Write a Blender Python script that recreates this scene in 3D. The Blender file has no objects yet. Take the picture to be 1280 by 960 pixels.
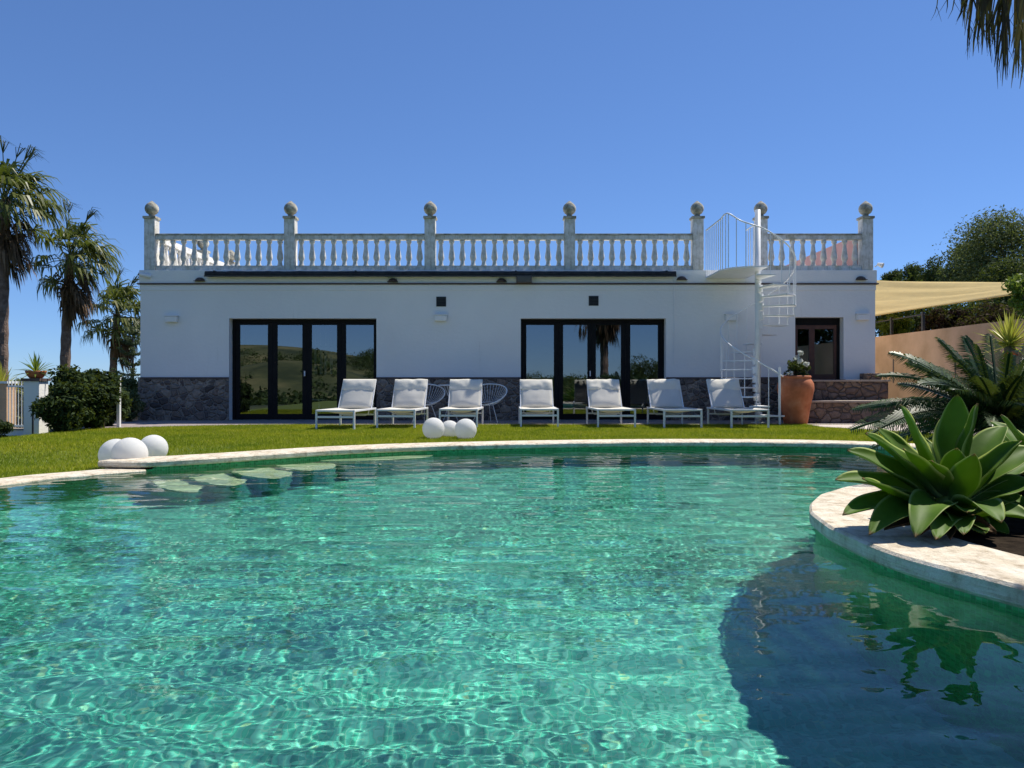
import bpy, bmesh, math, random
import numpy as np
from mathutils import Vector, Matrix, noise
from mathutils.geometry import delaunay_2d_cdt

S = bpy.context.scene
COL = S.collection
R = math.radians
F, HZ, H = 961.0, 478.0, 0.86          # focal length in px of a 1280 wide frame, horizon row, eye height over the lawn
SUN = Vector((.52, .36, 1.0))          # direction to the sun
WATER = -0.065

def P(px, py, D):
    return Vector(((px - 640) * D / F, D, H + (HZ - py) * D / F))

# ------------------------------------------------------------------ materials
def _new(name):
    m = bpy.data.materials.new(name); m.use_nodes = True
    nt = m.node_tree
    return m, nt, nt.nodes, nt.links, nt.nodes['Principled BSDF']

def c4(c): return (c[0], c[1], c[2], 1)

def coords(N, L, scale=1, kind='Object'):
    tc = N.new('ShaderNodeTexCoord'); mp = N.new('ShaderNodeMapping')
    mp.inputs['Scale'].default_value = scale if isinstance(scale, tuple) else (scale,) * 3
    L.new(tc.outputs[kind], mp.inputs['Vector']); return mp.outputs[0]

def ramp(N, L, fac, stops):
    r = N.new('ShaderNodeValToRGB'); e = r.color_ramp.elements
    while len(e) < len(stops): e.new(.5)
    for k, (p, c) in enumerate(stops): e[k].position = p; e[k].color = c4(c)
    L.new(fac, r.inputs[0]); return r.outputs[0]

def noise_tex(N, L, vec, scale, detail=4, rough=.55):
    n = N.new('ShaderNodeTexNoise'); n.inputs['Scale'].default_value = scale
    n.inputs['Detail'].default_value = detail; n.inputs['Roughness'].default_value = rough
    if vec is not None: L.new(vec, n.inputs['Vector'])
    return n.outputs[0]

def mixc(N, L, fac, a, b, mode='MIX'):
    m = N.new('ShaderNodeMix'); m.data_type = 'RGBA'; m.blend_type = mode
    for sock, v in ((m.inputs[0], fac), (m.inputs[6], a), (m.inputs[7], b)):
        if hasattr(v, 'links'): L.new(v, sock)
        elif isinstance(v, (int, float)): sock.default_value = v
        else: sock.default_value = c4(v)
    return m.outputs[2]

def bump(N, L, b, h, strength=.3, dist=.01):
    n = N.new('ShaderNodeBump'); n.inputs['Strength'].default_value = strength
    n.inputs['Distance'].default_value = dist
    L.new(h, n.inputs['Height']); L.new(n.outputs[0], b.inputs['Normal'])

def mat(name, c1, c2=None, scale=6, rough=.6, bstr=.15, bdist=.004, bscale=60, metal=0, spec=.5, detail=5, lo=.35, hi=.65):
    m, nt, N, L, b = _new(name)
    b.inputs['Roughness'].default_value = rough; b.inputs['Metallic'].default_value = metal
    b.inputs['Specular IOR Level'].default_value = spec
    v = coords(N, L)
    f = noise_tex(N, L, v, scale, detail)
    L.new(ramp(N, L, f, [(lo, c1), (hi, c2 or tuple(x * .85 for x in c1))]), b.inputs['Base Color'])
    if bstr: bump(N, L, b, noise_tex(N, L, v, bscale, 4), bstr, bdist)
    return m

def leaf_mat(name, stops, trans=.35, rough=.45, spec=.2):
    m, nt, N, L, b = _new(name)
    g = N.new('ShaderNodeNewGeometry')
    col = ramp(N, L, g.outputs['Random Per Island'], stops)
    L.new(col, b.inputs['Base Color']); b.inputs['Roughness'].default_value = rough
    b.inputs['Specular IOR Level'].default_value = spec
    t = N.new('ShaderNodeBsdfTranslucent')
    tcol = mixc(N, L, .5, col, (.25, .32, .03), 'MIX')
    L.new(tcol, t.inputs[0])
    mx = N.new('ShaderNodeMixShader'); mx.inputs[0].default_value = trans
    L.new(b.outputs[0], mx.inputs[1]); L.new(t.outputs[0], mx.inputs[2])
    L.new(mx.outputs[0], N['Material Output'].inputs[0])
    return m

M = {}
# ---- plaster with faint streaks and patches
m, nt, N, L, b = _new('white plaster')
v = coords(N, L); v2 = coords(N, L, (2.2, 2.2, .30))
base = ramp(N, L, noise_tex(N, L, v, .8, 5), [(.3, (.78, .77, .74)), (.7, (.84, .83, .79))])
st = ramp(N, L, noise_tex(N, L, v2, 3.5, 5, .65), [(.60, (1, 1, 1)), (.86, (.74, .72, .68))])
st = mixc(N, L, ramp(N, L, noise_tex(N, L, v, .55, 3), [(.42, (1, 1, 1)), (.60, (0, 0, 0))]), st, (1, 1, 1))
L.new(mixc(N, L, .7, base, st, 'MULTIPLY'), b.inputs['Base Color'])
b.inputs['Roughness'].default_value = .85; b.inputs['Specular IOR Level'].default_value = .2
bump(N, L, b, noise_tex(N, L, coords(N, L, (1, 1, 1.8)), 9, 8, .62), .55, .012); M['plaster'] = m
# ---- weathered cast stone of the balustrade
m, nt, N, L, b = _new('weathered cast stone')
v = coords(N, L); v2 = coords(N, L, (6, 6, 1.2))
base = ramp(N, L, noise_tex(N, L, v, 5, 6, .65), [(.30, (.50, .48, .43)), (.52, (.70, .69, .66)), (.7, (.78, .77, .75))])
st = ramp(N, L, noise_tex(N, L, v2, 4, 6, .7), [(.48, (1, 1, 1)), (.72, (.50, .48, .42))])
gs = ramp(N, L, noise_tex(N, L, v, 3.1, 6, .7), [(.50, (1, 1, 1)), (.66, (.62, .60, .44))])
L.new(mixc(N, L, .8, mixc(N, L, .8, base, st, 'MULTIPLY'), gs, 'MULTIPLY'), b.inputs['Base Color'])
b.inputs['Roughness'].default_value = .9
bump(N, L, b, noise_tex(N, L, v, 40, 6), .5, .008); M['cast'] = m
M['cast_dark'] = mat('lichen stained stone', (.20, .19, .15), (.52, .49, .40), 9, .95, .5, .008, 50)
M['rail_top'] = mat('lichen topped coping rail', (.22, .21, .17), (.55, .53, .47), 7, .95, .4, .006, 40)
# ---- rubble stone plinth
def rubble(name, cols, mortar, scale, mort_w=.06):
    m, nt, N, L, b = _new(name)
    v = coords(N, L, (1, 1, 1.25))
    wob = N.new('ShaderNodeTexNoise'); wob.inputs['Scale'].default_value = 5; L.new(v, wob.inputs['Vector'])
    vv = mixc(N, L, .10, v, wob.outputs['Color'], 'ADD')
    e = N.new('ShaderNodeTexVoronoi'); e.feature = 'DISTANCE_TO_EDGE'; e.inputs['Scale'].default_value = scale; L.new(vv, e.inputs['Vector'])
    vo = N.new('ShaderNodeTexVoronoi'); vo.inputs['Scale'].default_value = scale; L.new(vv, vo.inputs['Vector'])
    sep = N.new('ShaderNodeSeparateColor'); L.new(vo.outputs['Color'], sep.inputs[0])
    st = ramp(N, L, sep.outputs[0], [(i / (len(cols) - 1), c) for i, c in enumerate(cols)])
    st = mixc(N, L, .75, st, ramp(N, L, noise_tex(N, L, v, 13, 8, .75), [(.33, (.42, .42, .45)), (.68, (1.35, 1.3, 1.25))]), 'MULTIPLY')
    mk = ramp(N, L, e.outputs['Distance'], [(mort_w * .3, (0, 0, 0)), (mort_w, (1, 1, 1))])
    mm = mixc(N, L, noise_tex(N, L, v, 2.3, 4), mortar, tuple(x * .35 for x in mortar))
    L.new(mixc(N, L, mk, mm, st), b.inputs['Base Color'])
    b.inputs['Roughness'].default_value = .85
    hh = ramp(N, L, e.outputs['Distance'], [(0, (0, 0, 0)), (.18, (1, 1, 1))])
    hh2 = mixc(N, L, .35, hh, noise_tex(N, L, v, 30, 6), 'ADD')
    bump(N, L, b, hh2, .9, .04)
    return m
M['rubble'] = rubble('dark rubble stone', [(.06, .05, .047), (.18, .15, .128), (.31, .26, .21), (.10, .082, .078), (.26, .195, .15)], (.42, .37, .31), 5.8, .045)
M['rubble_warm'] = rubble('warm rubble stone', [(.19, .12, .085), (.27, .195, .14), (.16, .11, .095), (.32, .235, .17)], (.11, .085, .07), 4.6)
M['brown_tile'] = mat('brown clay tile', (.075, .05, .045), (.11, .07, .06), 8, .7)
M['cap_stone'] = mat('pale step capping', (.42, .34, .27), (.30, .24, .20), 5, .8)
# ---- coping: pale natural stone slabs with joints and veins
m, nt, N, L, b = _new('pale coping stone')
v = coords(N, L)
base = ramp(N, L, noise_tex(N, L, coords(N, L, (1, 2.5, 1)), 3.2, 8, .65), [(.28, (.52, .43, .31)), (.45, (.70, .62, .48)), (.62, (.78, .71, .58)), (.75, (.80, .75, .64))])
sp = ramp(N, L, noise_tex(N, L, v, 11, 8, .72), [(.34, (.50, .42, .32)), (.50, (1, 1, 1))])
ly = ramp(N, L, noise_tex(N, L, coords(N, L, (4, 1.2, 30)), 2.6, 7, .7), [(.38, (.70, .64, .55)), (.55, (1, 1, 1))])
L.new(mixc(N, L, .8, mixc(N, L, .7, base, ly, 'MULTIPLY'), sp, 'MULTIPLY'), b.inputs['Base Color'])
b.inputs['Roughness'].default_value = .75
bump(N, L, b, noise_tex(N, L, v, 9, 9, .7), .9, .035); M['coping'] = m
# ---- pool mosaic
m, nt, N, L, b = _new('pool mosaic')
def mosaic(N, L, tcol_stops, grout, proj):
    tc = N.new('ShaderNodeTexCoord'); sx = N.new('ShaderNodeSeparateXYZ'); L.new(tc.outputs['Object'], sx.inputs[0])
    cb = N.new('ShaderNodeCombineXYZ')
    if proj == 'floor':
        L.new(sx.outputs[0], cb.inputs[0]); L.new(sx.outputs[1], cb.inputs[1])
    else:
        at = N.new('ShaderNodeAttribute'); at.attribute_name = 'run'
        L.new(at.outputs['Fac'], cb.inputs[0]); L.new(sx.outputs[2], cb.inputs[1])
    mp = N.new('ShaderNodeVectorMath'); mp.operation = 'SCALE'; mp.inputs['Scale'].default_value = 38; L.new(cb.outputs[0], mp.inputs[0])
    fl = N.new('ShaderNodeVectorMath'); fl.operation = 'FLOOR'; L.new(mp.outputs[0], fl.inputs[0])
    fr = N.new('ShaderNodeVectorMath'); fr.operation = 'FRACTION'; L.new(mp.outputs[0], fr.inputs[0])
    wn = N.new('ShaderNodeTexWhiteNoise'); L.new(fl.outputs[0], wn.inputs['Vector'])
    col = ramp(N, L, wn.outputs['Value'], tcol_stops)
    s2 = N.new('ShaderNodeSeparateXYZ'); L.new(fr.outputs[0], s2.inputs[0])
    mn = N.new('ShaderNodeMath'); mn.operation = 'MINIMUM'; L.new(s2.outputs[0], mn.inputs[0]); L.new(s2.outputs[1], mn.inputs[1])
    k = ramp(N, L, mn.outputs[0], [(.09, (0, 0, 0)), (.12, (1, 1, 1))])
    return mixc(N, L, k, grout, col)
TILES = [(0, (.035, .29, .20)), (.35, (.055, .40, .29)), (.7, (.10, .48, .37)), (.97, (.22, .58, .47)), (1, (.40, .58, .30))]
L.new(mosaic(N, L, TILES, (.22, .45, .35), 'floor'), b.inputs['Base Color'])
b.inputs['Roughness'].default_value = .5; M['mosaic'] = m
m, nt, N, L, b = _new('pool wall mosaic')
L.new(mosaic(N, L, [(0, (.008, .20, .045)), (.5, (.018, .32, .08)), (1, (.05, .44, .15))], (.12, .36, .18), 'wall'), b.inputs['Base Color'])
b.inputs['Roughness'].default_value = .35; M['wall_mosaic'] = m
M['step'] = mat('pale pool step', (.86, .76, .48), (.76, .69, .44), 6, .7, .2, .004, 30)
# ---- water: real refraction, the pool gets its caustics from the sun through the waves
m, nt, N, L, b = _new('pool water'); N.remove(b)
fr = N.new('ShaderNodeFresnel'); fr.inputs['IOR'].default_value = 1.33
rf = N.new('ShaderNodeBsdfRefraction'); rf.inputs['IOR'].default_value = 1.33; rf.inputs['Roughness'].default_value = 0
rf.inputs['Color'].default_value = (.80, .985, .94, 1)
gl = N.new('ShaderNodeBsdfGlossy'); gl.inputs['Roughness'].default_value = .0
df = N.new('ShaderNodeBsdfDiffuse'); df.inputs['Color'].default_value = (.22, .85, .52, 1)       # slight turbidity
tb = N.new('ShaderNodeMixShader'); tb.inputs[0].default_value = .02; L.new(rf.outputs[0], tb.inputs[1]); L.new(df.outputs[0], tb.inputs[2])
mx = N.new('ShaderNodeMixShader'); L.new(fr.outputs[0], mx.inputs[0]); L.new(tb.outputs[0], mx.inputs[1]); L.new(gl.outputs[0], mx.inputs[2])
L.new(mx.outputs[0], N['Material Output'].inputs[0]); M['water'] = m
# ---- glass
m, nt, N, L, b = _new('window glass'); N.remove(b)
tr = N.new('ShaderNodeBsdfTransparent'); tr.inputs[0].default_value = (.55, .6, .6, 1)
gl = N.new('ShaderNodeBsdfGlossy'); gl.inputs['Roughness'].default_value = .0; gl.inputs['Color'].default_value = (.85, .93, 1, 1)
lw = N.new('ShaderNodeFresnel'); lw.inputs['IOR'].default_value = 1.5
ad = N.new('ShaderNodeMath'); ad.operation = 'ADD'; ad.use_clamp = True; ad.inputs[1].default_value = .19; L.new(lw.outputs[0], ad.inputs[0])
mx = N.new('ShaderNodeMixShader'); L.new(ad.outputs[0], mx.inputs[0]); L.new(tr.outputs[0], mx.inputs[1]); L.new(gl.outputs[0], mx.inputs[2])
L.new(mx.outputs[0], N['Material Output'].inputs[0]); M['glass'] = m
M['frame'] = mat('dark bronze frame', (.006, .0055, .006), (.010, .009, .009), 8, .55, 0, spec=.15)
M['wood'] = mat('brown door wood', (.075, .028, .016), (.11, .045, .025), 12, .5, .1)
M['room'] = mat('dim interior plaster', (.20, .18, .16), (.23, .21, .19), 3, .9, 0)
M['black'] = mat('black awning fabric', (.012, .012, .014), (.03, .03, .032), 9, .8, .4, .01, 14)
M['lamp_brown'] = mat('dark bronze lamp', (.05, .035, .03), (.09, .06, .05), 20, .5, .2)
M['white_metal'] = mat('white painted metal', (.80, .81, .80), (.74, .75, .74), 9, .4, .05)
M['lounger_metal'] = mat('white lounger frame', (.80, .81, .82), (.76, .77, .78), 6, .35, 0)

M['black_metal'] = mat('black metal', (.02, .02, .02), (.03, .03, .03), 8, .5, 0)
def sling_mat(name, col, tr):
    m, nt, N, L, b = _new(name)
    v = coords(N, L)
    cc = ramp(N, L, noise_tex(N, L, v, 5, 5), [(.3, col), (.7, tuple(x * .92 for x in col))])
    L.new(cc, b.inputs['Base Color']); b.inputs['Roughness'].default_value = .8; b.inputs['Specular IOR Level'].default_value = .2
    t = N.new('ShaderNodeBsdfTranslucent'); L.new(cc, t.inputs[0])
    mx = N.new('ShaderNodeMixShader'); mx.inputs[0].default_value = tr
    L.new(b.outputs[0], mx.inputs[1]); L.new(t.outputs[0], mx.inputs[2]); L.new(mx.outputs[0], N['Material Output'].inputs[0])
    w = N.new('ShaderNodeTexWave'); w.inputs['Scale'].default_value = 60; L.new(v, w.inputs['Vector'])
    bump(N, L, b, w.outputs['Fac'], .15, .002)
    return m
M['white_plastic'] = sling_mat('white frosted globe', (.90, .90, .88), .48)
M['sling'] = sling_mat('white mesh sling', (.82, .79, .71), .26)
M['pillow'] = sling_mat('cream pillow cloth', (.85, .81, .70), .12)
M['sail'] = sling_mat('cream shade sail', (.88, .74, .40), .62)
# ---- terracotta
m, nt, N, L, b = _new('terracotta')
v = coords(N, L)
L.new(ramp(N, L, noise_tex(N, L, v, 4.5, 7, .65), [(.25, (.27, .075, .028)), (.5, (.45, .135, .05)), (.66, (.50, .19, .09)), (.76, (.56, .34, .24))]), b.inputs['Base Color'])
b.inputs['Roughness'].default_value = .8; bump(N, L, b, noise_tex(N, L, v, 35, 6), .3, .006); M['terracotta'] = m
M['tan_wall'] = mat('tan rendered wall', (.50, .32, .19), (.70, .46, .30), 1.3, .9, .4, .012, 20, 0, .3, 9)
M['pink_wall'] = mat('pink rendered wall', (.50, .27, .24), (.56, .33, .30), 2.2, .9, .3, .01, 20)
M['patio'] = None
m, nt, N, L, b = _new('patio flags')
v = coords(N, L)
bk = N.new('ShaderNodeTexBrick'); bk.offset = .5; bk.inputs['Scale'].default_value = 1.6; bk.inputs['Mortar Size'].default_value = .012
bk.inputs['Color1'].default_value = (.30, .25, .25, 1); bk.inputs['Color2'].default_value = (.36, .30, .28, 1); bk.inputs['Mortar'].default_value = (.2, .18, .17, 1)
L.new(v, bk.inputs['Vector'])
L.new(mixc(N, L, .5, bk.outputs['Color'], ramp(N, L, noise_tex(N, L, v, 7, 6), [(.3, (.7, .7, .7)), (.7, (1.1, 1.1, 1.1))]), 'MULTIPLY'), b.inputs['Base Color'])
b.inputs['Roughness'].default_value = .7; M['patio'] = m
M['path'] = mat('pale paving', (.55, .48, .42), (.46, .40, .36), 5, .8, .3, .006, 25)
M['soil'] = mat('dark planting soil', (.014, .010, .007), (.034, .025, .017), 14, .95, .8, .03, 30, 0, .04)
M['turf'] = mat('turf base', (.09, .13, .018), (.15, .19, .03), 9, .95, .6, .02, 60)
# grass blades: colour varies by blade and in broad patches
m, nt, N, L, b = _new('grass blades')
g = N.new('ShaderNodeNewGeometry')
c1 = ramp(N, L, g.outputs['Random Per Island'], [(0, (.17, .23, .010)), (.5, (.31, .37, .016)), (.85, (.44, .47, .04)), (1, (.56, .50, .14))])
pt = ramp(N, L, noise_tex(N, L, coords(N, L), .9, 4), [(.32, (.62, .74, .7)), (.5, (1, 1, 1)), (.68, (1.22, 1.1, 1.0))])
cg = mixc(N, L, .9, c1, pt, 'MULTIPLY')
L.new(cg, b.inputs['Base Color']); b.inputs['Roughness'].default_value = .5; b.inputs['Specular IOR Level'].default_value = .1
t = N.new('ShaderNodeBsdfTranslucent'); L.new(cg, t.inputs[0])
mx = N.new('ShaderNodeMixShader'); mx.inputs[0].default_value = .4
L.new(b.outputs[0], mx.inputs[1]); L.new(t.outputs[0], mx.inputs[2]); L.new(mx.outputs[0], N['Material Output'].inputs[0]); M['grass'] = m
# terrain: dry golden grass and green patches
m, nt, N, L, b = _new('dry hillside')
v = coords(N, L)
L.new(mixc(N, L, .7, ramp(N, L, noise_tex(N, L, v, .09, 7, .62), [(.40, (.035, .05, .016)), (.50, (.09, .10, .035)), (.66, (.22, .19, .085))]),
      ramp(N, L, noise_tex(N, L, v, .8, 8, .7), [(.3, (.55, .6, .5)), (.7, (1.15, 1.1, 1.0))]), 'MULTIPLY'), b.inputs['Base Color'])
b.inputs['Roughness'].default_value = .95; M['terrain'] = m
M['bark'] = mat('grey brown bark', (.11, .075, .05), (.20, .15, .11), 9, .95, .9, .03, 25)
M['palm_bark'] = mat('ringed palm bark', (.12, .075, .055), (.24, .17, .13), 7, .95, .9, .03, 22)
M['olive'] = leaf_mat('olive leaves', [(0, (.05, .07, .028)), (.45, (.10, .13, .055)), (.8, (.17, .19, .09)), (1, (.24, .26, .14))], .25, .75, .06)
M['dark_leaf'] = leaf_mat('dark evergreen leaves', [(0, (.018, .034, .013)), (.55, (.045, .072, .026)), (1, (.095, .13, .044))], .2, .7, .06)
M['light_leaf'] = leaf_mat('fresh green leaves', [(0, (.06, .11, .02)), (.5, (.12, .19, .035)), (1, (.22, .30, .06))], .4, .4)
M['shrub_leaf'] = leaf_mat('oleander leaves', [(0, (.012, .024, .009)), (.6, (.024, .044, .015)), (1, (.06, .09, .026))], .2, .7, .10)
M['plum_leaf'] = leaf_mat('dark purple leaves', [(0, (.02, .008, .009)), (.5, (.045, .016, .014)), (.8, (.07, .045, .025)), (1, (.09, .09, .045))], .15, .75, .05)
M['palm_leaf'] = leaf_mat('fan palm leaves', [(0, (.04, .06, .012)), (.5, (.085, .105, .025)), (.85, (.15, .165, .05)), (1, (.24, .22, .09))], .3, .4)
M['dead_leaf'] = leaf_mat('dead palm thatch', [(0, (.05, .03, .017)), (.5, (.11, .065, .035)), (1, (.22, .14, .08))], .1, .8)
M['cycad'] = leaf_mat('cycad leaflets', [(0, (.018, .045, .012)), (.6, (.035, .075, .018)), (1, (.07, .12, .03))], .12, .42, .3)
M['yucca'] = leaf_mat('yellow striped yucca leaves', [(0, (.34, .34, .05)), (.5, (.52, .48, .08)), (1, (.68, .60, .18))], .35, .4)
M['araucaria'] = leaf_mat('star pine needles', [(0, (.035, .06, .03)), (1, (.09, .125, .06))], .15, .5)
M['white_petal'] = leaf_mat('white petals', [(0, (.72, .72, .68)), (1, (.82, .82, .80))], .25, .6)
M['red_petal'] = leaf_mat('red petals', [(0, (.45, .05, .03)), (1, (.62, .10, .06))], .2, .6)
# agave: fleshy green with a pale margin that the leaf itself has
m, nt, N, L, b = _new('agave flesh')
at = N.new('ShaderNodeAttribute'); at.attribute_name = 'edge'
v = coords(N, L); tl = N.new('ShaderNodeAttribute'); tl.attribute_name = 'along'
body = ramp(N, L, noise_tex(N, L, v, 6, 5), [(.3, (.075, .165, .012)), (.7, (.135, .250, .022))])
body = mixc(N, L, ramp(N, L, tl.outputs['Fac'], [(.0, (1, 1, 1)), (.35, (0, 0, 0))]), body, (.16, .24, .09))
colr = mixc(N, L, ramp(N, L, at.outputs['Fac'], [(.84, (0, 0, 0)), (.97, (1, 1, 1))]), body, (.42, .50, .14))
colr = mixc(N, L, ramp(N, L, tl.outputs['Fac'], [(.955, (0, 0, 0)), (.985, (1, 1, 1))]), colr, (.20, .12, .05))
sc_ = noise_tex(N, L, v, 34, 6, .75)
colr = mixc(N, L, ramp(N, L, sc_, [(.66, (0, 0, 0)), (.74, (.55, .55, .55))]), colr, (.30, .30, .14))
L.new(colr, b.inputs['Base Color']); b.inputs['Roughness'].default_value = .55; b.inputs['Specular IOR Level'].default_value = .2
t = N.new('ShaderNodeBsdfTranslucent'); L.new(mixc(N, L, .55, colr, (.30, .46, .03)), t.inputs[0])
mx = N.new('ShaderNodeMixShader'); mx.inputs[0].default_value = .40
L.new(b.outputs[0], mx.inputs[1]); L.new(t.outputs[0], mx.inputs[2]); L.new(mx.outputs[0], N['Material Output'].inputs[0])
bump(N, L, b, noise_tex(N, L, v, 9, 4), .12, .01); M['agave'] = m

# ------------------------------------------------------------------ mesh building
class MB:
    def __init__(s): s.v = []; s.f = []
    def add(s, vs, fs):
        o = len(s.v); s.v += [tuple(x) for x in vs]; s.f += [tuple(i + o for i in f) for f in fs]; return s
    def box(s, x0, x1, y0, y1, z0, z1):
        return s.add([(x0, y0, z0), (x1, y0, z0), (x1, y1, z0), (x0, y1, z0), (x0, y0, z1), (x1, y0, z1), (x1, y1, z1), (x0, y1, z1)],
                     [(0, 3, 2, 1), (4, 5, 6, 7), (0, 1, 5, 4), (1, 2, 6, 5), (2, 3, 7, 6), (3, 0, 4, 7)])
    def tube(s, pts, r, n=8, cap=True, closed=False):
        pts = [Vector(p) for p in pts]; k = len(pts); rs = r if isinstance(r, (list, tuple)) else [r] * k
        vs = []; prev = None
        for i, p in enumerate(pts):
            if closed: t = pts[(i + 1) % k] - pts[i - 1]
            else: t = pts[min(i + 1, k - 1)] - pts[max(i - 1, 0)]
            t.normalize()
            if prev is None:
                a = Vector((0, 0, 1)) if abs(t.z) < .9 else Vector((1, 0, 0))
                u = t.cross(a).normalized()
            else:
                u = (prev - t * prev.dot(t)).normalized()
            prev = u; w = t.cross(u)
            off = math.pi / n if n == 4 else 0
            vs += [p + (u * math.cos(2 * math.pi * j / n + off) + w * math.sin(2 * math.pi * j / n + off)) * rs[i] for j in range(n)]
        fs = []
        for i in range(k if closed else k - 1):
            i2 = (i + 1) % k
            for j in range(n):
                fs.append((i * n + j, i * n + (j + 1) % n, i2 * n + (j + 1) % n, i2 * n + j))
        if cap and not closed:
            fs.append(tuple(range(n))[::-1]); fs.append(tuple((k - 1) * n + j for j in range(n)))
        return s.add(vs, fs)
    def lathe(s, prof, c=(0, 0, 0), n=20, ax=None):
        vs = []
        for r, z in prof:
            for j in range(n):
                a = 2 * math.pi * j / n; vs.append((c[0] + r * math.cos(a), c[1] + r * math.sin(a), c[2] + z))
        fs = []
        for i in range(len(prof) - 1):
            for j in range(n): fs.append((i * n + j, i * n + (j + 1) % n, (i + 1) * n + (j + 1) % n, (i + 1) * n + j))
        fs.append(tuple(range(n))[::-1]); fs.append(tuple((len(prof) - 1) * n + j for j in range(n)))
        return s.add(vs, fs)
    def grid(s, rows):
        n = len(rows[0]); vs = [p for r in rows for p in r]
        fs = [(i * n + j, i * n + j + 1, (i + 1) * n + j + 1, (i + 1) * n + j) for i in range(len(rows) - 1) for j in range(n - 1)]
        return s.add(vs, fs)
    def slab(s, loop, z0, z1):          # polygon prism, loop counter-clockwise
        n = len(loop)
        vs = [(x, y, z0) for x, y in loop] + [(x, y, z1) for x, y in loop]
        fs = [tuple(range(n))[::-1], tuple(range(n, 2 * n))] + [(i, (i + 1) % n, n + (i + 1) % n, n + i) for i in range(n)]
        return s.add(vs, fs)
    def build(s, name, material, parent=None, smooth=False, bevel=0, loc=None, solid=0, sub=0):
        me = bpy.data.meshes.new(name); me.from_pydata(s.v, [], s.f)
        if smooth: me.polygons.foreach_set('use_smooth', [True] * len(me.polygons))
        o = bpy.data.objects.new(name, me); COL.objects.link(o)
        if material: me.materials.append(material)
        if parent: o.parent = parent
        if loc is not None: o.location = loc
        if solid:
            d = o.modifiers.new('solid', 'SOLIDIFY'); d.thickness = solid; d.offset = 0
        if sub:
            d = o.modifiers.new('sub', 'SUBSURF'); d.levels = sub; d.render_levels = sub
        if bevel:
            d = o.modifiers.new('bevel', 'BEVEL'); d.width = bevel; d.segments = 2; d.limit_method = 'ANGLE'
        return o

def np_mesh(name, verts, tris_or_quads, material, parent=None, smooth=False):
    me = bpy.data.meshes.new(name)
    k = tris_or_quads.shape[1]; nf = len(tris_or_quads)
    me.vertices.add(len(verts)); me.vertices.foreach_set('co', verts.astype(np.float32).ravel())
    me.loops.add(nf * k); me.loops.foreach_set('vertex_index', tris_or_quads.astype(np.int32).ravel())
    me.polygons.add(nf); me.polygons.foreach_set('loop_start', np.arange(0, nf * k, k, dtype=np.int32))
    me.polygons.foreach_set('loop_total', np.full(nf, k, dtype=np.int32))
    if smooth: me.polygons.foreach_set('use_smooth', np.ones(nf, dtype=bool))
    me.update(calc_edges=True); me.validate()
    o = bpy.data.objects.new(name, me); COL.objects.link(o); me.materials.append(material)
    if parent: o.parent = parent
    return o

def tag(o, label=None, cat=None, group=None, kind=None):
    if label: o['label'] = label
    if cat: o['category'] = cat
    if group: o['group'] = group
    if kind: o['kind'] = kind
    return o

def thing(name, label, cat, loc=(0, 0, 0), rz=0, group=None):
    o = bpy.data.objects.new(name, None); COL.objects.link(o)
    o.location = loc; o.rotation_euler = (0, 0, rz); o.empty_display_size = .2
    return tag(o, label, cat, group)

def dup(root, loc, rz=None, label=None):
    r = root.copy(); COL.objects.link(r); r.location = loc
    if rz is not None: r.rotation_euler = (0, 0, rz)
    if label: r['label'] = label
    for ch in list(root.children):
        c = ch.copy(); COL.objects.link(c); c.parent = r
        for g in list(ch.children):
            d = g.copy(); COL.objects.link(d); d.parent = c
    return r

def struct(o): return tag(o, kind='structure')

def sstep(a, b, x):
    t = max(0, min(1, (x - a) / (b - a))); return t * t * (3 - 2 * t)

def inside(x, y, poly):
    c = False; n = len(poly); j = n - 1
    for i in range(n):
        xi, yi = poly[i]; xj, yj = poly[j]
        if (yi > y) != (yj > y) and x < (xj - xi) * (y - yi) / (yj - yi) + xi: c = not c
        j = i
    return c

def catmull(pts, k=8):
    out = []; n = len(pts)
    for i in range(n - 1):
        p0 = Vector(pts[max(i - 1, 0)]); p1 = Vector(pts[i]); p2 = Vector(pts[i + 1]); p3 = Vector(pts[min(i + 2, n - 1)])
        for j in range(k):
            t = j / k
            out.append(.5 * ((2 * p1) + (p2 - p0) * t + (2 * p0 - 5 * p1 + 4 * p2 - p3) * t * t + (3 * p1 - p0 - 3 * p2 + p3) * t ** 3))
    out.append(Vector(pts[-1])); return out

def offset_line(line, d):                # to the left of travel for d > 0
    out = []
    for i, p in enumerate(line):
        t = (line[min(i + 1, len(line) - 1)] - line[max(i - 1, 0)]).normalized()
        out.append(p + Vector((-t.y, t.x)) * d)
    return out

# ------------------------------------------------------------------ pool outline
far_line = catmull([Vector(p) for p in ((5.45, 9.2), (5.15, 9.85), (4.6, 10.3), (3.7, 10.58), (2.2, 10.65), (.7, 10.45), (-.42, 10.17), (-1.3, 9.88), (-2.07, 9.46), (-2.6, 9.02), (-3.0, 8.64), (-3.42, 8.28), (-3.80, 8.03))], 8)
low_line = catmull([Vector(p) for p in ((-3.82, 7.99), (-4.0, 7.76), (-4.24, 7.48), (-4.42, 7.26), (-4.6, 6.8), (-5.1, 5.7), (-5.6, 4), (-5.6, 2), (-5, 0), (-3, -1.2), (0, -1.6), (2.5, -1.3), (3.45, .55))], 8)
IC, IR = Vector((4.32, 4.15)), 2.5
isl_line = [IC + Vector((math.cos(R(a)), math.sin(R(a)))) * IR for a in np.linspace(262, 96, 70)]
pool = far_line + low_line + isl_line + [Vector((5.45, 7.62))]
pool_xy = [(p.x, p.y) for p in pool]     # counter-clockwise

def lawn_z(x, y):
    return -.125 * sstep(-3.1, -4.3, x) * sstep(11.3, 9.0, y) - .17 * sstep(-7.6, -8.8, x) * sstep(9, 12, y)

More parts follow.
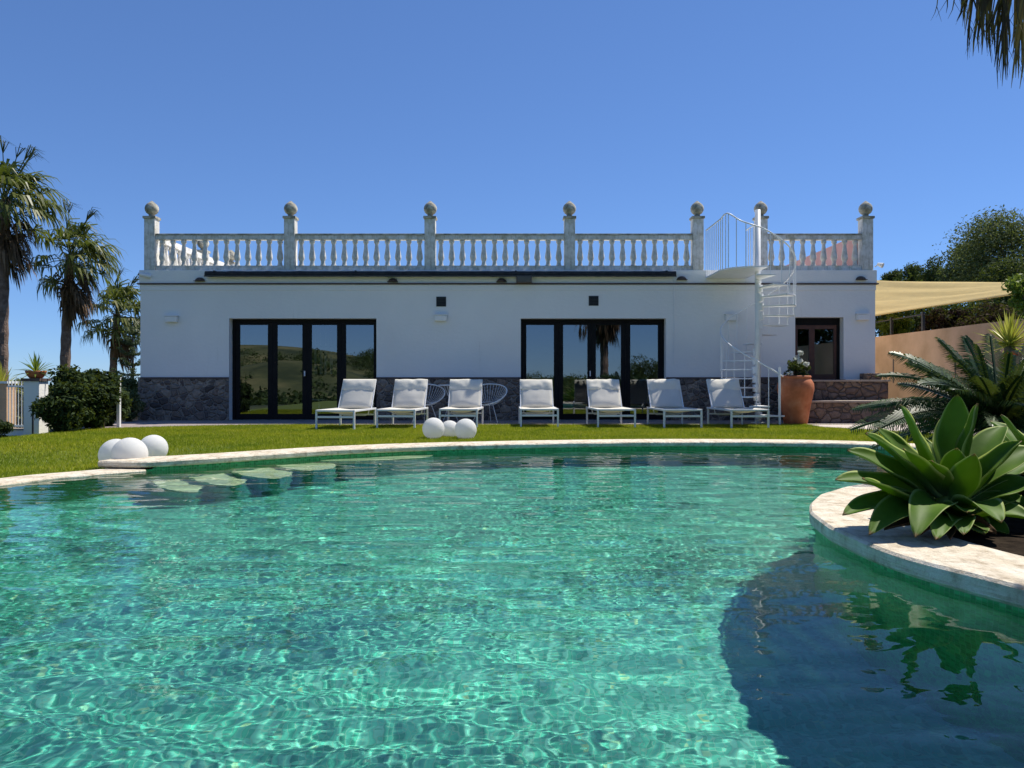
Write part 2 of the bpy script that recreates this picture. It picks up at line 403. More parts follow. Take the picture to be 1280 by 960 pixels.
YX0, YX1, YY0, YY1 = -9.8, 9.6, -6.0, 28.0
def cut_sheet(name, loop, step, zf, material, holes, inner=None):
    """a sheet inside loop with holes, triangulated"""
    pts = []; edges = []
    def loop_in(lp):
        o = len(pts); pts.extend(Vector((p[0], p[1])) for p in lp); n = len(lp)
        edges.extend((o + i, o + (i + 1) % n) for i in range(n))
    loop_in(loop)
    for h in holes: loop_in(h)
    xs = [p[0] for p in loop]; ys = [p[1] for p in loop]
    x = min(xs) + step / 2
    while x < max(xs):
        y = min(ys) + step / 2
        while y < max(ys):
            if inside(x, y, loop) and not any(inside(x, y, h) for h in holes): pts.append(Vector((x, y)))
            y += step
        x += step
    vs, _, fs, *_ = delaunay_2d_cdt(pts, edges, [], 0, 1e-5)
    keep = []
    for f in fs:
        c = sum((vs[i] for i in f), Vector((0, 0))) / len(f)
        if inside(c.x, c.y, loop) and not any(inside(c.x, c.y, h) for h in holes): keep.append(tuple(f))
    mb = MB(); mb.v = [(v.x, v.y, zf(v.x, v.y)) for v in vs]; mb.f = keep
    return mb.build(name, material, smooth=True)

yard = [(YX0, YY0), (YX1, YY0), (YX1, YY1), (YX0, YY1)]
# hole a little outside the pool wall, hidden under the coping stones
grow = []
n = len(pool)
for i in range(n):
    t = (pool[(i + 1) % n] - pool[i - 1]).normalized(); grow.append(pool[i] + Vector((t.y, -t.x)) * .06)
struct(cut_sheet('lawn_ground', yard, .5, lawn_z, M['turf'], [[(p.x, p.y) for p in grow]]))

# pool basin: wall skirt and floor
FLOOR = -1.55
mb = MB(); run = []; acc = 0
rows = [[], []]
for i in range(n + 1):
    p = pool[i % n]
    if i: acc += (pool[i % n] - pool[i - 1]).length
    for k, z in enumerate((FLOOR, -.008 if (i % n) < len(far_line) - 2 or (i % n) >= len(far_line) + len(low_line) + 1 else -.05)): rows[k].append((p.x, p.y, z)); 
    run.append(acc)
mb.grid(rows)
pw = struct(mb.build('pool_wall', M['wall_mosaic']))
a = pw.data.attributes.new('run', 'FLOAT', 'POINT'); a.data.foreach_set('value', run + run)
pf = struct(cut_sheet('pool_floor', [(p.x, p.y) for p in pool], .8, lambda x, y: FLOOR, M['mosaic'], []))
CAUSTIC = [pw, pf]

# coping stones: strips with a rough rounded outer lip
def strip(name, line, width, z0, z1, material, jitter=.012, over=.03, seed=1):
    rnd = random.Random(seed)
    inn = offset_line(line, over); out = offset_line(line, -width)
    mb = MB(); prof = []
    for k, (a_, b_) in enumerate(zip(inn, out)):
        j = (noise.noise(Vector((a_.x * 3, a_.y * 3, seed))) * jitter)
        d = (b_ - a_).normalized()
        e = a_ + d * (-j)
        dz = noise.noise(Vector((a_.x * 2, a_.y * 2, seed + 9))) * .006
        prof.append([(e.x + d.x * .015, e.y + d.y * .015, z0), (e.x, e.y, z0 + .015), (e.x, e.y, z1 - .014 + dz), (e.x + d.x * .014, e.y + d.y * .014, z1 + dz),
                     (e.x * .5 + b_.x * .5, e.y * .5 + b_.y * .5, z1 + .004 + dz), (b_.x, b_.y, z1), (b_.x, b_.y, z0 - .1)])
    mb.grid(prof)
    nn = 7
    mb.f.append(tuple(range(nn))); mb.f.append(tuple(len(prof) * nn - nn + i for i in range(nn))[::-1])
    return struct(mb.build(name, material, smooth=False))
# pool edge: travel keeps the water on the left
cop_line = far_line[:-1] + catmull([Vector(p) for p in ((-3.80, 8.03), (-4.0, 8.0), (-4.32, 8.06))], 6)
strip('pool_coping', cop_line, .50, -.026, .04, M['coping'], seed=3)
strip('low_pool_coping', low_line, .36, WATER - .1, -.042, M['coping'], seed=5)
isl_dense = [IC + Vector((math.cos(R(a)), math.sin(R(a)))) * IR for a in np.linspace(262, 96, 160)]
strip('island_coping', isl_dense, .50, -.045, .045, M['coping'], seed=8)
isl_in = [IC + Vector((math.cos(R(a)), math.sin(R(a)))) * (IR - .5) for a in np.linspace(261, 97, 60)]
bed = [(p.x, p.y) for p in isl_in] + [(5.5, 7.2), (6.5, 8.8), (9.55, 9.6), (9.55, .6), (4.3, .4)]
bed = bed[::-1]
def bed_z(x, y): return .03 + .05 * noise.noise(Vector((x * 2.2, y * 2.2, 1))) * sstep(0, .4, (Vector((x, y)) - IC).length and IR - .5 - (Vector((x, y)) - IC).length + .0) + .01
struct(cut_sheet('planting_bed', bed, .18, bed_z, M['soil'], []))

# entry steps just below the water along the far left wall
def wall_at(x):
    for p, q in zip(far_line, far_line[1:]):
        if (p.x - x) * (q.x - x) <= 0 and p.x > -4 and p.y > 7.9 and abs(p.x - q.x) > 1e-6 and p.x < 4:
            return p.y + (q.y - p.y) * (x - p.x) / (q.x - p.x)
def step_pad(x0, x1, w, z, skew=.0):
    inn, out = [], []
    for i in range(15):
        u = i / 14; x = x0 + (x1 - x0) * u; y = wall_at(x)
        k = max(0, math.sin(math.pi * u)) ** .6
        inn.append((x, y - .002)); out.append((x + w * .62 * k, y - .06 - w * k))
    loop = inn + out[::-1]
    mb = MB().slab(loop if False else loop[::-1], FLOOR + .004, z)
    o = struct(mb.build('pool_step', M['step'])); CAUSTIC.append(o); o.data.materials.append(M['mosaic'])
    for f_ in o.data.polygons:
        if abs(f_.normal.z) < .5: f_.material_index = 1
step_pad(-2.30, -1.02, .34, WATER - .12)
step_pad(-2.72, -2.20, .62, WATER - .30)
step_pad(-3.10, -2.62, .74, WATER - .48)
step_pad(-3.45, -3.00, .80, WATER - .66)
step_pad(-3.74, -3.34, .80, WATER - .84)

# water sheet with real waves
def wave(x, y):
    k = 1.0 + 1.1 * noise.noise(Vector((x * .55, y * .75, 7.7)))
    k2 = 1.0 + 1.0 * noise.noise(Vector((x * .9 + 5, y * 1.1, 2.7)))
    s = .0075 * k * noise.noise(Vector((x * 2.4 + y * .7, y * 4.2, 1.3)))
    s += .0026 * k2 * noise.noise(Vector((x * 2.2 + y * 1.3 + 3, y * 7.5 - x * 1.1, 6.1)))
    s += .00058 * k * noise.noise(Vector((x * 7.4 - y * 1.6, y * 12.5, 4.1)))
    s += .00052 * k2 * noise.noise(Vector((x * 16 + y * 3, y * 25, 9.2)))
    s += .00044 * k2 * noise.noise(Vector((x * 29, y * 39, 3.2)))
    return WATER + s
xs = np.concatenate([np.arange(-6.0, -3.6, .03), np.arange(-3.6, 2.6, .0128), np.arange(2.6, 5.7, .03)]); ys = np.concatenate([np.arange(-1.7, 1.2, .07), np.arange(1.2, 6.4, .0128), np.arange(6.4, 8, .018), np.arange(8, 10.9, .025)])
nx, ny = len(xs), len(ys)
grow2 = []
for i in range(n):
    t = (pool[(i + 1) % n] - pool[i - 1]).normalized(); q = pool[i] + Vector((t.y, -t.x)) * .05; grow2.append((q.x, q.y))
V = np.zeros((ny, nx, 3)); keep = np.zeros((ny, nx), bool)
gp = np.array(grow2)
XX, YY = np.meshgrid(xs, ys)
ins = np.zeros(XX.shape, bool); j = len(gp) - 1
for i in range(len(gp)):
    xi, yi = gp[i]; xj, yj = gp[j]
    if yi != yj:
        c = ((yi > YY) != (yj > YY)) & (XX < (xj - xi) * (YY - yi) / (yj - yi) + xi); ins ^= c
    j = i
ZZ = np.array([[wave(x, y) if ins[b_, a_] else WATER for a_, x in enumerate(xs)] for b_, y in enumerate(ys)])
V[..., 0] = XX; V[..., 1] = YY; V[..., 2] = ZZ
idx = np.arange(nx * ny).reshape(ny, nx)
q = np.stack([idx[:-1, :-1], idx[:-1, 1:], idx[1:, 1:], idx[1:, :-1]], -1)
kq = ins[:-1, :-1] | ins[:-1, 1:] | ins[1:, 1:] | ins[1:, :-1]
q = q[kq]; used = np.unique(q); remap = np.full(nx * ny, -1); remap[used] = np.arange(len(used))
water = struct(np_mesh('water', V.reshape(-1, 3)[used], remap[q], M['water'], smooth=True))
water.cycles.is_caustics_caster = True
for o in CAUSTIC: o.cycles.is_caustics_receiver = True

# ------------------------------------------------------------------ patio, path, terrain, terrace
patio_loop = [(-8.35, 13.9), (-7.8, 14.05), (-6.2, 15.0), (-5, 15.45), (5.2, 15.5), (5.9, 15.5), (9.55, 15.5), (9.55, 17.3), (-8.35, 17.3)]
struct(MB().slab(patio_loop, -.05, .012).build('patio', M['patio']))
struct(MB().slab([(5.95, 15.46), (5.9, 14.6), (6.5, 13.7), (7.3, 12.2), (9.5, 11.6), (9.5, 15.46)], -.05, .010).build('garden_path', M['path']))

def terrain_z(x, y):
    z = -.35
    if x < YX0: z -= .9 * sstep(YX0, -40, x) + 6 * sstep(-30, -400, x)
    if y > YY1: z -= 3 * sstep(YY1, 300, y)
    if x >= 9.6 and y > -15:
        w = sstep(-15, -2, y)
        z = z * (1 - w) + w * (1.95 + .10 * min(x - 9.6, 60) * sstep(9.6, 14, x))
    if y < YY0:
        z += -.8 * sstep(-6, -30, y)
        z += 11.5 * math.exp(-((x + 62) / 48) ** 2 - ((y + 150) / 50) ** 2)
        z += 4.6 * math.exp(-((x + 25) / 13) ** 2 - ((y + 48) / 14) ** 2)
        z += 3.4 * math.exp(-((y + 260) / 90) ** 2)
        z += .8 * noise.noise(Vector((x * .03, y * .03, 2))) * sstep(-20, -60, y)
    return z
def spaced(lo, hi, marks):
    out = set(marks); x = 0
    vals = []
    d = 2.0
    x = hi0 = marks[-1]
    while x < hi: vals.append(x); x += d; d *= 1.12
    vals.append(hi); d = 2.0; x = marks[0]
    while x > lo: vals.append(x); x -= d; d *= 1.12
    vals.append(lo); a_ = marks[0]
    k = 14
    for i in range(1, k): vals.append(marks[0] + (marks[-1] - marks[0]) * i / k)
    return sorted(set(round(t_, 4) for t_ in vals))
tx = spaced(-3500, 3500, [YX0 + .1, 9.72]); ty = spaced(-3500, 3500, [YY0 + .1, YY1 - .1])
ty = sorted(set(ty + [float(v_) for v_ in range(-200, -6, 6)]))
mb = MB()
for y in ty:
    for x in tx: mb.v.append((x, y, terrain_z(x if abs(x - 9.72) > .01 else 9.73, y)))
W_ = len(tx)
for j in range(len(ty) - 1):
    for i in range(W_ - 1):
        cx = (tx[i] + tx[i + 1]) / 2; cy = (ty[j] + ty[j + 1]) / 2
        if YX0 < cx < 9.7 and YY0 < cy < YY1: continue
        mb.f.append((j * W_ + i, j * W_ + i + 1, (j + 1) * W_ + i + 1, (j + 1) * W_ + i))
struct(mb.build('terrain', M['terrain'], smooth=True))

tw = thing('terrace_wall', 'tan rendered retaining wall behind the cycad, right of the house', 'wall', (9.68, 15, 0))
MB().box(-.09, .09, -13, 11, -.3, 2.06).build('wall_face', M['tan_wall'], tw)
for yy in (1.6, 4.3): MB().box(-.10, -.085, yy, yy + .05, .85, 1.45).build('wall_slot', M['lamp_brown'], tw)

# ------------------------------------------------------------------ grass blades
rng = np.random.default_rng(4)
def grass_points(nb):
    out = []
    need = nb
    hole = np.array([(p.x, p.y) for p in far_line])
    outer = offset_line(cop_line, -.50); lo_out = offset_line(low_line, -.35)
    poly = [(p.x, p.y) for p in outer] + [(p.x, p.y) for p in lo_out[4:40]]
    # keep-out polygon: outside of all coping
    ko = poly + [(-5.6, -1), (9, -1), (9, 8.4), (6.1, 8.4)]
    pl = patio_loop
    k = np.array(ko); k2 = np.array(pl)
    k3 = np.array([(5.95, 15.46), (5.9, 14.6), (6.5, 13.7), (7.3, 12.2), (9.5, 11.6), (9.5, 15.46)])
    def pin(X, Y, g):
        c = np.zeros(X.shape, bool); j = len(g) - 1
        for i in range(len(g)):
            xi, yi = g[i]; xj, yj = g[j]
            if yi != yj: c ^= ((yi > Y) != (yj > Y)) & (X < (xj - xi) * (Y - yi) / (yj - yi) + xi)
            j = i
        return c
    X = rng.uniform(-9.7, 9.0, nb * 2); Y = 5.2 + (15.7 - 5.2) * rng.uniform(0, 1, nb * 2) ** .9
    ok = ~pin(X, Y, k) & ~pin(X, Y, k2) & ~pin(X, Y, k3) & (np.abs(X / Y) < .72)
    return X[ok], Y[ok]
gx, gy = grass_points(430000)
ex, ey = [], []
for line_, off_ in ((offset_line(cop_line, -.50), .05), (offset_line(low_line, -.35)[4:40], .05)):
    for p_, q_ in zip(line_, line_[1:]):
        for _ in range(int((q_ - p_).length * 230)):
            u_ = rng.uniform(); o_ = offset_line([p_, q_], -rng.normal(.02, .03))
            m_ = o_[0] + (o_[1] - o_[0]) * u_; ex.append(m_.x); ey.append(m_.y)
n_edge = len(ex); gx = np.concatenate([gx, ex]); gy = np.concatenate([gy, ey])
gz = np.array([lawn_z(x, y) for x, y in zip(gx, gy)])
nb = len(gx)
hh = rng.uniform(.018, .042, nb) * (1 + .5 * (rng.uniform(0, 1, nb) > .96)); hh[-n_edge:] *= 1.7; az = rng.uniform(0, 2 * np.pi, nb); ln = rng.uniform(.1, .9, nb) * hh
wd = rng.uniform(.003, .0055, nb); ba = rng.uniform(0, 2 * np.pi, nb)
B = np.zeros((nb, 3, 3))
B[:, 0] = np.stack([gx - wd * np.cos(ba), gy - wd * np.sin(ba), gz - .004], 1)
B[:, 1] = np.stack([gx + wd * np.cos(ba), gy + wd * np.sin(ba), gz - .004], 1)
B[:, 2] = np.stack([gx + ln * np.cos(az), gy + ln * np.sin(az), gz + hh], 1)
tag(np_mesh('grass', B.reshape(-1, 3), np.arange(nb * 3).reshape(-1, 3), M['grass']), 'short sunlit green lawn grass around the pool', 'grass', kind='stuff')

# ------------------------------------------------------------------ house
FY = 17.2
def hx(px): return (px - 640) * FY / F
def hz(py): return H + (HZ - py) * FY / F
XL, XR = hx(175.5), hx(1094)
house = thing('house', 'white single storey villa with dark glazed doors and rubble stone plinth', 'house', (0, FY, 0))
def hb(mb_args):                 # box in world coords into house-local
    x0, x1, y0, y1, z0, z1 = mb_args; return (x0, x1, y0 - FY, y1 - FY, z0, z1)
o1 = (hx(286.3), hx(470.5), .012, hz(398)); o2 = (hx(651), hx(832.4), .012, hz(398)); o3 = (hx(994), hx(1054.5), hz(474.5), hz(396.5))
TH = .35; ZT = 3.05
mb = MB(); xs_ = XL
for (a_, b_, z0, z1) in (o1, o2, o3):
    mb.box(*hb((xs_, a_, FY, FY + TH, -.3, ZT))); mb.box(*hb((a_, b_, FY, FY + TH, z1, ZT)))
    mb.box(*hb((a_, b_, FY, FY + TH, -.3, z0)))
    xs_ = b_
mb.box(*hb((xs_, XR, FY, FY + TH, -.3, ZT)))
mb.build('facade_wall', M['plaster'], house)
mb = MB(); mb.box(*hb((XL, XL + TH, FY + TH, 27, -.3, ZT))); mb.box(*hb((XR - TH, XR, FY + TH, 27, -.3, ZT))); mb.box(*hb((XL + TH, XR - TH, 26.7, 27, -.3, ZT)))
mb.build('side_wall', M['plaster'], house)
MB().box(*hb((XL - .02, XR + .03, FY - .02, 27, ZT + .03, 3.37))).build('parapet', M['plaster'], house, bevel=.006)
MB().box(*hb((XL - .06, XR + .06, FY - .05, 27.03, ZT, ZT + .028))).build('drip_course', M['brown_tile'], house)
mb = MB(); mb.box(*hb((XL - .012, XR + .012, FY - .014, FY + .1, hz(363), ZT - .002))); mb.build('fascia_band', M['plaster'], house, bevel=.004)
# interior
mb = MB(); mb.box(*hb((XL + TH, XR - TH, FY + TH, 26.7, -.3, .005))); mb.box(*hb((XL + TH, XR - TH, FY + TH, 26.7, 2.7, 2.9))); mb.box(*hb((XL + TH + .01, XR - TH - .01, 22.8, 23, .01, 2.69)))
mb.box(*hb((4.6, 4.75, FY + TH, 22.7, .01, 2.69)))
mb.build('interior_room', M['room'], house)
# stone plinth pieces
zp = hz(471.5)
for a_, b_ in ((XL - .045, o1[0] - .003), (o1[1] + .003, o2[0] - .003), (o2[1] + .003, hx(975)), (hx(975) + .002, o3[0] - .02)):
    q = MB().box(*hb((a_, b_, FY - .03, FY + .2, -.1, zp - .035))).build('stone_plinth', M['rubble'], house, bevel=.008)
    MB().box(*hb((a_ - .0, b_, FY - .045, FY + .15, zp - .033, zp))).build('plinth_cap', M['brown_tile'], q)
# glazed doors
def glazed(o, panes, fx0, fx1):
    x0, x1, z0, z1 = o; yf = FY + .20
    g = MB()
    fl, fr_ = hx2(fx0, yf), hx2(fx1, yf)
    g.box(*hb((x0, x1, yf, yf + .09, z1 - .07, z1)))
    g.box(*hb((x0, x0 + .07, yf, yf + .09, z0, z1 - .071))); g.box(*hb((x1 - .07, x1, yf, yf + .09, z0, z1 - .071)))
    g.box(*hb((x0 + .071, x1 - .071, yf, yf + .09, z0, z0 + .03)))
    d = g.build('glazed_door', M['frame'], house, bevel=.004)
    ed = [x0 + .071] + [(hx2(panes[i][1], yf) + hx2(panes[i + 1][0], yf)) / 2 for i in range(3)] + [x1 - .071]
    rnd = random.Random(int(x0 * 10) + 77)
    for i, (p0, p1) in enumerate(panes):
        a_, b_ = hx2(p0, yf), hx2(p1, yf); e0, e1 = ed[i] + .002, ed[i + 1] - .002
        zt = H + (HZ - 406) * yf / F; zb = H + (HZ - 517.5) * yf / F
        s = MB(); s.box(*hb((e0, a_, yf + .015, yf + .075, z0 + .032, z1 - .072))); s.box(*hb((b_, e1, yf + .015, yf + .075, z0 + .032, z1 - .072)))
        s.box(*hb((a_, b_, yf + .015, yf + .075, zt, z1 - .072))); s.box(*hb((a_, b_, yf + .015, yf + .075, z0 + .032, zb)))
        s.build('sash', M['frame'], d)
        t1 = rnd.uniform(-.002, .002)
        g_ = MB().add([(a_ - .01, yf + .045 - FY - t1, zb - .01), (b_ + .01, yf + .045 - FY + t1, zb - .01), (b_ + .01, yf + .045 - FY + t1, zt + .01), (a_ - .01, yf + .045 - FY - t1, zt + .01)], [(0, 1, 2, 3)])
        g_.build('pane', M['glass'], d)
    hb_ = MB(); xm = ed[2]; hb_.box(*hb((xm - .05, xm - .03, yf - .05, yf + .014, 1.0, 1.12))); hb_.build('handle', M['white_metal'], d)
def hx2(px, Y): return (px - 640) * Y / F
glazed(o1, [(299, 334.5), (346, 377.7), (389, 421), (432, 467)], 291, 470)
glazed(o2, [(658, 692.5), (704, 734.5), (745, 776.6), (788, 823)], 651, 830)
# timber door above the steps
x0, x1, z0, z1 = o3; yf = FY + .2
g = MB(); g.box(*hb((x0, x1, yf, yf + .08, z1 - .16, z1))); g.box(*hb((x0, x0 + .07, yf, yf + .08, z0, z1 - .161))); g.box(*hb((x1 - .07, x1, yf, yf + .08, z0, z1 - .161)))
d = g.build('timber_door', M['frame'], house)
xm = hx2(1015, yf)
for a_, b_ in ((x0 + .072, xm), (xm + .003, x1 - .072)):
    s = MB(); s.box(*hb((a_, a_ + .06, yf + .01, yf + .06, z0 + .01, z1 - .163))); s.box(*hb((b_ - .06, b_, yf + .01, yf + .06, z0 + .01, z1 - .163)))
    s.box(*hb((a_ + .061, b_ - .061, yf + .01, yf + .06, z1 - .25, z1 - .163))); s.box(*hb((a_ + .061, b_ - .061, yf + .01, yf + .06, z0 + .01, z0 + .12)))
    s.build('sash', M['wood'], d)
    MB().box(*hb((a_ + .055, b_ - .055, yf + .03, yf + .036, z0 + .11, z1 - .24))).build('pane', M['glass'], d)
MB().box(*hb((x0 - .02, x1 + .02, FY - .05, FY + .19, z0 - .03, z0 + .004))).build('door_sill', M['brown_tile'], house)
# ventilators
for px, py in ((551.5, 377), (742, 376)):
    c = hx(px); z = hz(py)
    v_ = MB().box(*hb((c - .11, c + .11, FY - .012, FY + .05, z - .11, z + .11))).build('ventilator', M['black_metal'], house)
    g = MB()
    for k in range(6): g.box(*hb((c - .095, c + .095, FY - .02, FY - .0125, z - .09 + k * .032, z - .078 + k * .032)))
    g.build('grille', M['frame'], v_)
# right hand roof parapet, solid and pink
MB().box(*hb((XR - .28, XR - .06, FY + .27, 27, 3.372, 4.21))).build('roof_wall', M['pink_wall'], house)

# ------------------------------------------------------------------ balustrade
bal = thing('balustrade', 'weathered white balustrade with ball finials along the roof edge', 'balustrade', (0, FY, 3.372))
BZ = 3.372; zr0, zr1 = hz(299) - BZ, hz(291.5) - BZ; zb1 = hz(331.5) - BZ
PH = hz(273) - BZ
pier_me = MB().box(-.12, .12, -.12, .12, 0, PH); cap_me = MB().box(-.145, .145, -.145, .145, PH, PH + .055)
fin = [(.05, .0), (.075, .01), (.06, .04), (.075, .06), (.115, .09), (.142, .14), (.15, .19), (.138, .24), (.108, .285), (.068, .318), (.036, .345), (.012, .362), (.002, .366)]
def pier(x, y, dz=0):
    a_ = pier_me.build('pier', M['cast'], bal, bevel=.008, loc=(x, y, dz))
    cap_me.build('pier_cap', M['cast_dark'], a_, bevel=.008)
    MB().lathe(fin, (0, 0, PH + .055), 20).build('ball_finial', M['cast_dark'], a_, smooth=True)
bp = [(.052, 0), (.052, .03), (.034, .045), (.048, .065), (.034, .088), (.048, .12), (.060, .155), (.064, .185), (.060, .23), (.049, .30), (.040, .37), (.034, .44), (.033, .475), (.044, .495), (.052, .51), (.052, .57)]
bh = zr0 - zb1
bp = [(r * 1.14, z / .57 * bh) for r, z in bp]
bmesh_first = []
def balusters(p0, p1, k):
    for i in range(k):
        t = (i + .5) / k; x = p0[0] + (p1[0] - p0[0]) * t; y = p0[1] + (p1[1] - p0[1]) * t
        if not bmesh_first: o = MB().lathe(bp, (0, 0, 0), 14).build('baluster', M['cast'], bal, smooth=True); bmesh_first.append(o)
        else: o = bmesh_first[0].copy(); COL.objects.link(o)
        o.location = (x, y, zb1); o.rotation_euler[2] = random.Random(i).uniform(0, 6)
def rails(x0, x1, y0, y1):
    MB().box(x0, x1, y0, y1, 0, zb1).build('bottom_rail', M['cast'], bal, bevel=.006)
    tr = MB().box(x0, x1, y0 - .01, y1 + .01, zr0, zr1 - .035).build('top_rail', M['cast'], bal, bevel=.006)
    MB().box(x0, x1, y0 - .025, y1 + .025, zr1 - .034, zr1).build('rail_coping', M['rail_top'], tr, bevel=.006)
pxs = [185.5, 361.5, 537.2, 712.3, 873, 953, 1085]
cx = [hx(p) for p in pxs]
cx[0] += .02
for x in cx: pier(x, .12)
for i, k in ((0, 12), (1, 12), (2, 12), (3, 11), (5, 9)):
    rails(cx[i] + .122, cx[i + 1] - .122, .05, .19)
    balusters((cx[i] + .12, .12), (cx[i + 1] - .12, .12), k)
yb = [.12, 3.0, 5.0, 8.8]
for i in range(3):
    pier(cx[0], yb[i + 1], -.26)
    ya, yc = yb[i] + .122, yb[i + 1] - .122
    x = cx[0]
    MB().box(x - .07, x + .07, ya, yc, 0, zb1).build('bottom_rail', M['cast'], bal)
    MB().box(x - .085, x + .085, ya, yc, zr0, zr1).build('top_rail', M['cast'], bal)
    balusters((x, ya), (x, yc), max(4, round((yc - ya) / .23)))

# ------------------------------------------------------------------ awning, lamps, cameras
aw = thing('awning', 'black rolled up awning under the roof balustrade', 'awning', (0, FY - .11, 3.27))
ax0, ax1 = hx2(257, FY - .1), hx2(844.5, FY - .1)
pts = [(ax0 + (ax1 - ax0) * i / 90, .01 * noise.noise(Vector((i * .9, 0, 0))), .008 * noise.noise(Vector((i * .7, 3, 0)))) for i in range(91)]
MB().tube(pts, [.062 + .008 * noise.noise(Vector((i * 1.3, 5, 1))) for i in range(91)], 12).build('fabric_roll', M['black'], aw, smooth=True)
MB().box(ax0, ax1, -.085, -.065, -.07, -.035).build('front_bar', M['black_metal'], aw)
for f in (.02, .32, .66, .98):
    x = ax0 + (ax1 - ax0) * f; MB().box(x - .02, x + .02, -.06, .089, .045, .07).build('bracket', M['black_metal'], aw)
def shell_lamp(px, py, label):
    t = thing('shell_lamp', label, 'lamp', (hx2(px, FY - .03), FY - .022, hz(py)), group='bronze lamps along the parapet'); t.scale = (.78, .8, .8)
    rows = []
    for i in range(9):
        a_ = math.pi * i / 8
        rows.append([(-math.cos(a_) * .135 * math.cos(b_ * math.pi / 10), -math.sin(a_) * .13 * math.cos(b_ * math.pi / 10), math.sin(b_ * math.pi / 10) * .095 - .03) for b_ in range(6)])
    MB().grid(rows).build('shade', M['lamp_brown'], t, smooth=True, solid=.008)
    MB().box(-.15, .15, -.12, -.002, -.045, -.032).build('brim', M['lamp_brown'], t, bevel=.005)
shell_lamp(250, 350, 'dark bronze shell lamp on the parapet left of the rolled awning')
shell_lamp(491, 351, 'dark bronze shell lamp below the awning, left of the upper black ventilator')
shell_lamp(627, 351, 'dark bronze shell lamp below the awning beside the floodlight')
shell_lamp(852, 348.5, 'dark bronze shell lamp on the parapet just right of the rolled awning')
shell_lamp(1076, 348.5, 'dark bronze shell lamp under the right end of the roof balustrade')
fl = thing('floodlight', 'dark square floodlight hanging below the black awning', 'lamp', (hx2(655, FY - .12), FY - .1, hz(349)))
MB().box(-.17, .17, -.10, .02, -.10, .05).build('housing', M['lamp_brown'], fl, bevel=.01)
MB().box(-.15, .15, -.106, -.101, -.085, .035).build('lens', mat('amber lens', (.10, .085, .05), (.07, .06, .04), 6, .3, 0), fl)
MB().box(-.02, .02, .02, .076, -.03, .0).build('bracket', M['black_metal'], fl)
def wall_light(px, py, label):
    t = thing('wall_light', label, 'lamp', (hx(px), FY - .002, hz(py)), group='white plaster wall lights')
    MB().slab([(-.14, -.10), (.14, -.10), (.14, 0), (-.14, 0)], -.075, .06).build('diffuser', M['plaster'], t, bevel=.018)
    MB().box(-.15, .15, -.11, 0, .061, .078).build('top_lip', M['plaster'], t)
wall_light(215.5, 399, 'white plaster wall light left of the left glazed doors')
wall_light(551, 397.5, 'white plaster wall light under the left black ventilator')
wall_light(913.5, 397, 'white plaster wall light beside the spiral staircase')
wall_light(1077, 396.5, 'white plaster wall light right of the timber door')
def camera_thing(px, py, label, s):
    t = thing('security_camera', label, 'camera', (hx2(px, FY - .1), FY - .02, hz(py)))
    MB().tube([(0, .019, .06), (0, -.06, .06), (0, -.06, .03)], .012, 8).build('bracket', M['white_metal'], t)
    MB().tube([(-.10 * s, -.02, -.02), (.10 * s, -.14, .02)], .045, 12).build('housing', M['white_metal'], t, smooth=False)
    MB().tube([(.10 * s, -.14, .02), (.112 * s, -.147, .022)], .034, 12).build('lens', M['black_metal'], t)
camera_thing(181, 345, 'white security camera at the left end of the parapet', -1)
t = thing('spotlight', 'small white spotlight on the right corner of the roof', 'lamp', (XR + .06, FY + .1, hz(330)))
MB().tube([(-.03, 0, -.05), (.06, 0, .0)], .012, 6).build('arm', M['white_metal'], t); MB().tube([(.05, .02, .02), (.13, -.06, -.03)], [.03, .06], 12).build('head', M['white_metal'], t)
tag(MB().tube([(hx(842), FY - .03, hz(350)), (hx(842), FY - .025, hz(405)), (hx(841), FY - .02, hz(455))], .008, 6).build('awning_crank', M['white_metal']), 'thin white crank rod hanging from the awning right end', 'crank rod')

# ------------------------------------------------------------------ interior things seen through the glass
t = thing('pendant_lamp', 'pendant lamp of four white glass tubes inside the left doors', 'lamp', (hx2(404, 19.4), 19.4, 2.69))
for k in range(4):
    x = (k - 1.5) * .13; MB().tube([(x, 0, 0), (x, 0, -.9)], .006, 6).build('cord', M['white_metal'], t); MB().tube([(x, .05 * (k % 2), -.95), (x, .05 * (k % 2), -1.62)], .035, 10).build('glass_tube', M['white_plastic'], t)
t = thing('side_table', 'small round white table standing inside the left doors', 'table', (hx2(399, 18.6), 18.6, .006))
MB().lathe([(.2, .42), (.21, .44), (.2, .455)], n=24).build('table_top', M['white_metal'], t); MB().tube([(0, 0, .02), (0, 0, .42)], .025, 8).build('leg', M['white_metal'], t); MB().lathe([(.14, 0), (.14, .02)], n=20).build('base', M['white_metal'], t)

# ------------------------------------------------------------------ spiral staircase
SX, SY = 5.13, 16.05
st = thing('spiral_staircase', 'white metal spiral staircase climbing to the roof', 'staircase', (SX, SY, .012))
MB().tube([(0, 0, 0), (0, 0, 4.45)], .058, 16).build('pole', M['white_metal'], st, smooth=True)
MB().lathe([(.14, 0), (.14, .012), (.07, .02)], n=20).build('base_plate', M['white_metal'], st)
RR = .76; NT = 16; rise = 3.2 / (NT + 1); A0 = -80; STEP = 25.0
rail_pts = []
def ang(k): return R(A0 - STEP * k)                    # clockwise seen from above
tread = MB()
ta = R(STEP + 5) / 2
loop = [(.05, -.04)] + [(RR * math.cos(a_), RR * math.sin(a_)) for a_ in np.linspace(-ta, ta, 5)] + [(.05, .04)]
tread.slab(loop, -.028, 0)
tread.tube([(.055, 0, -.10), (.055, 0, .05)], .066, 12)
first = None
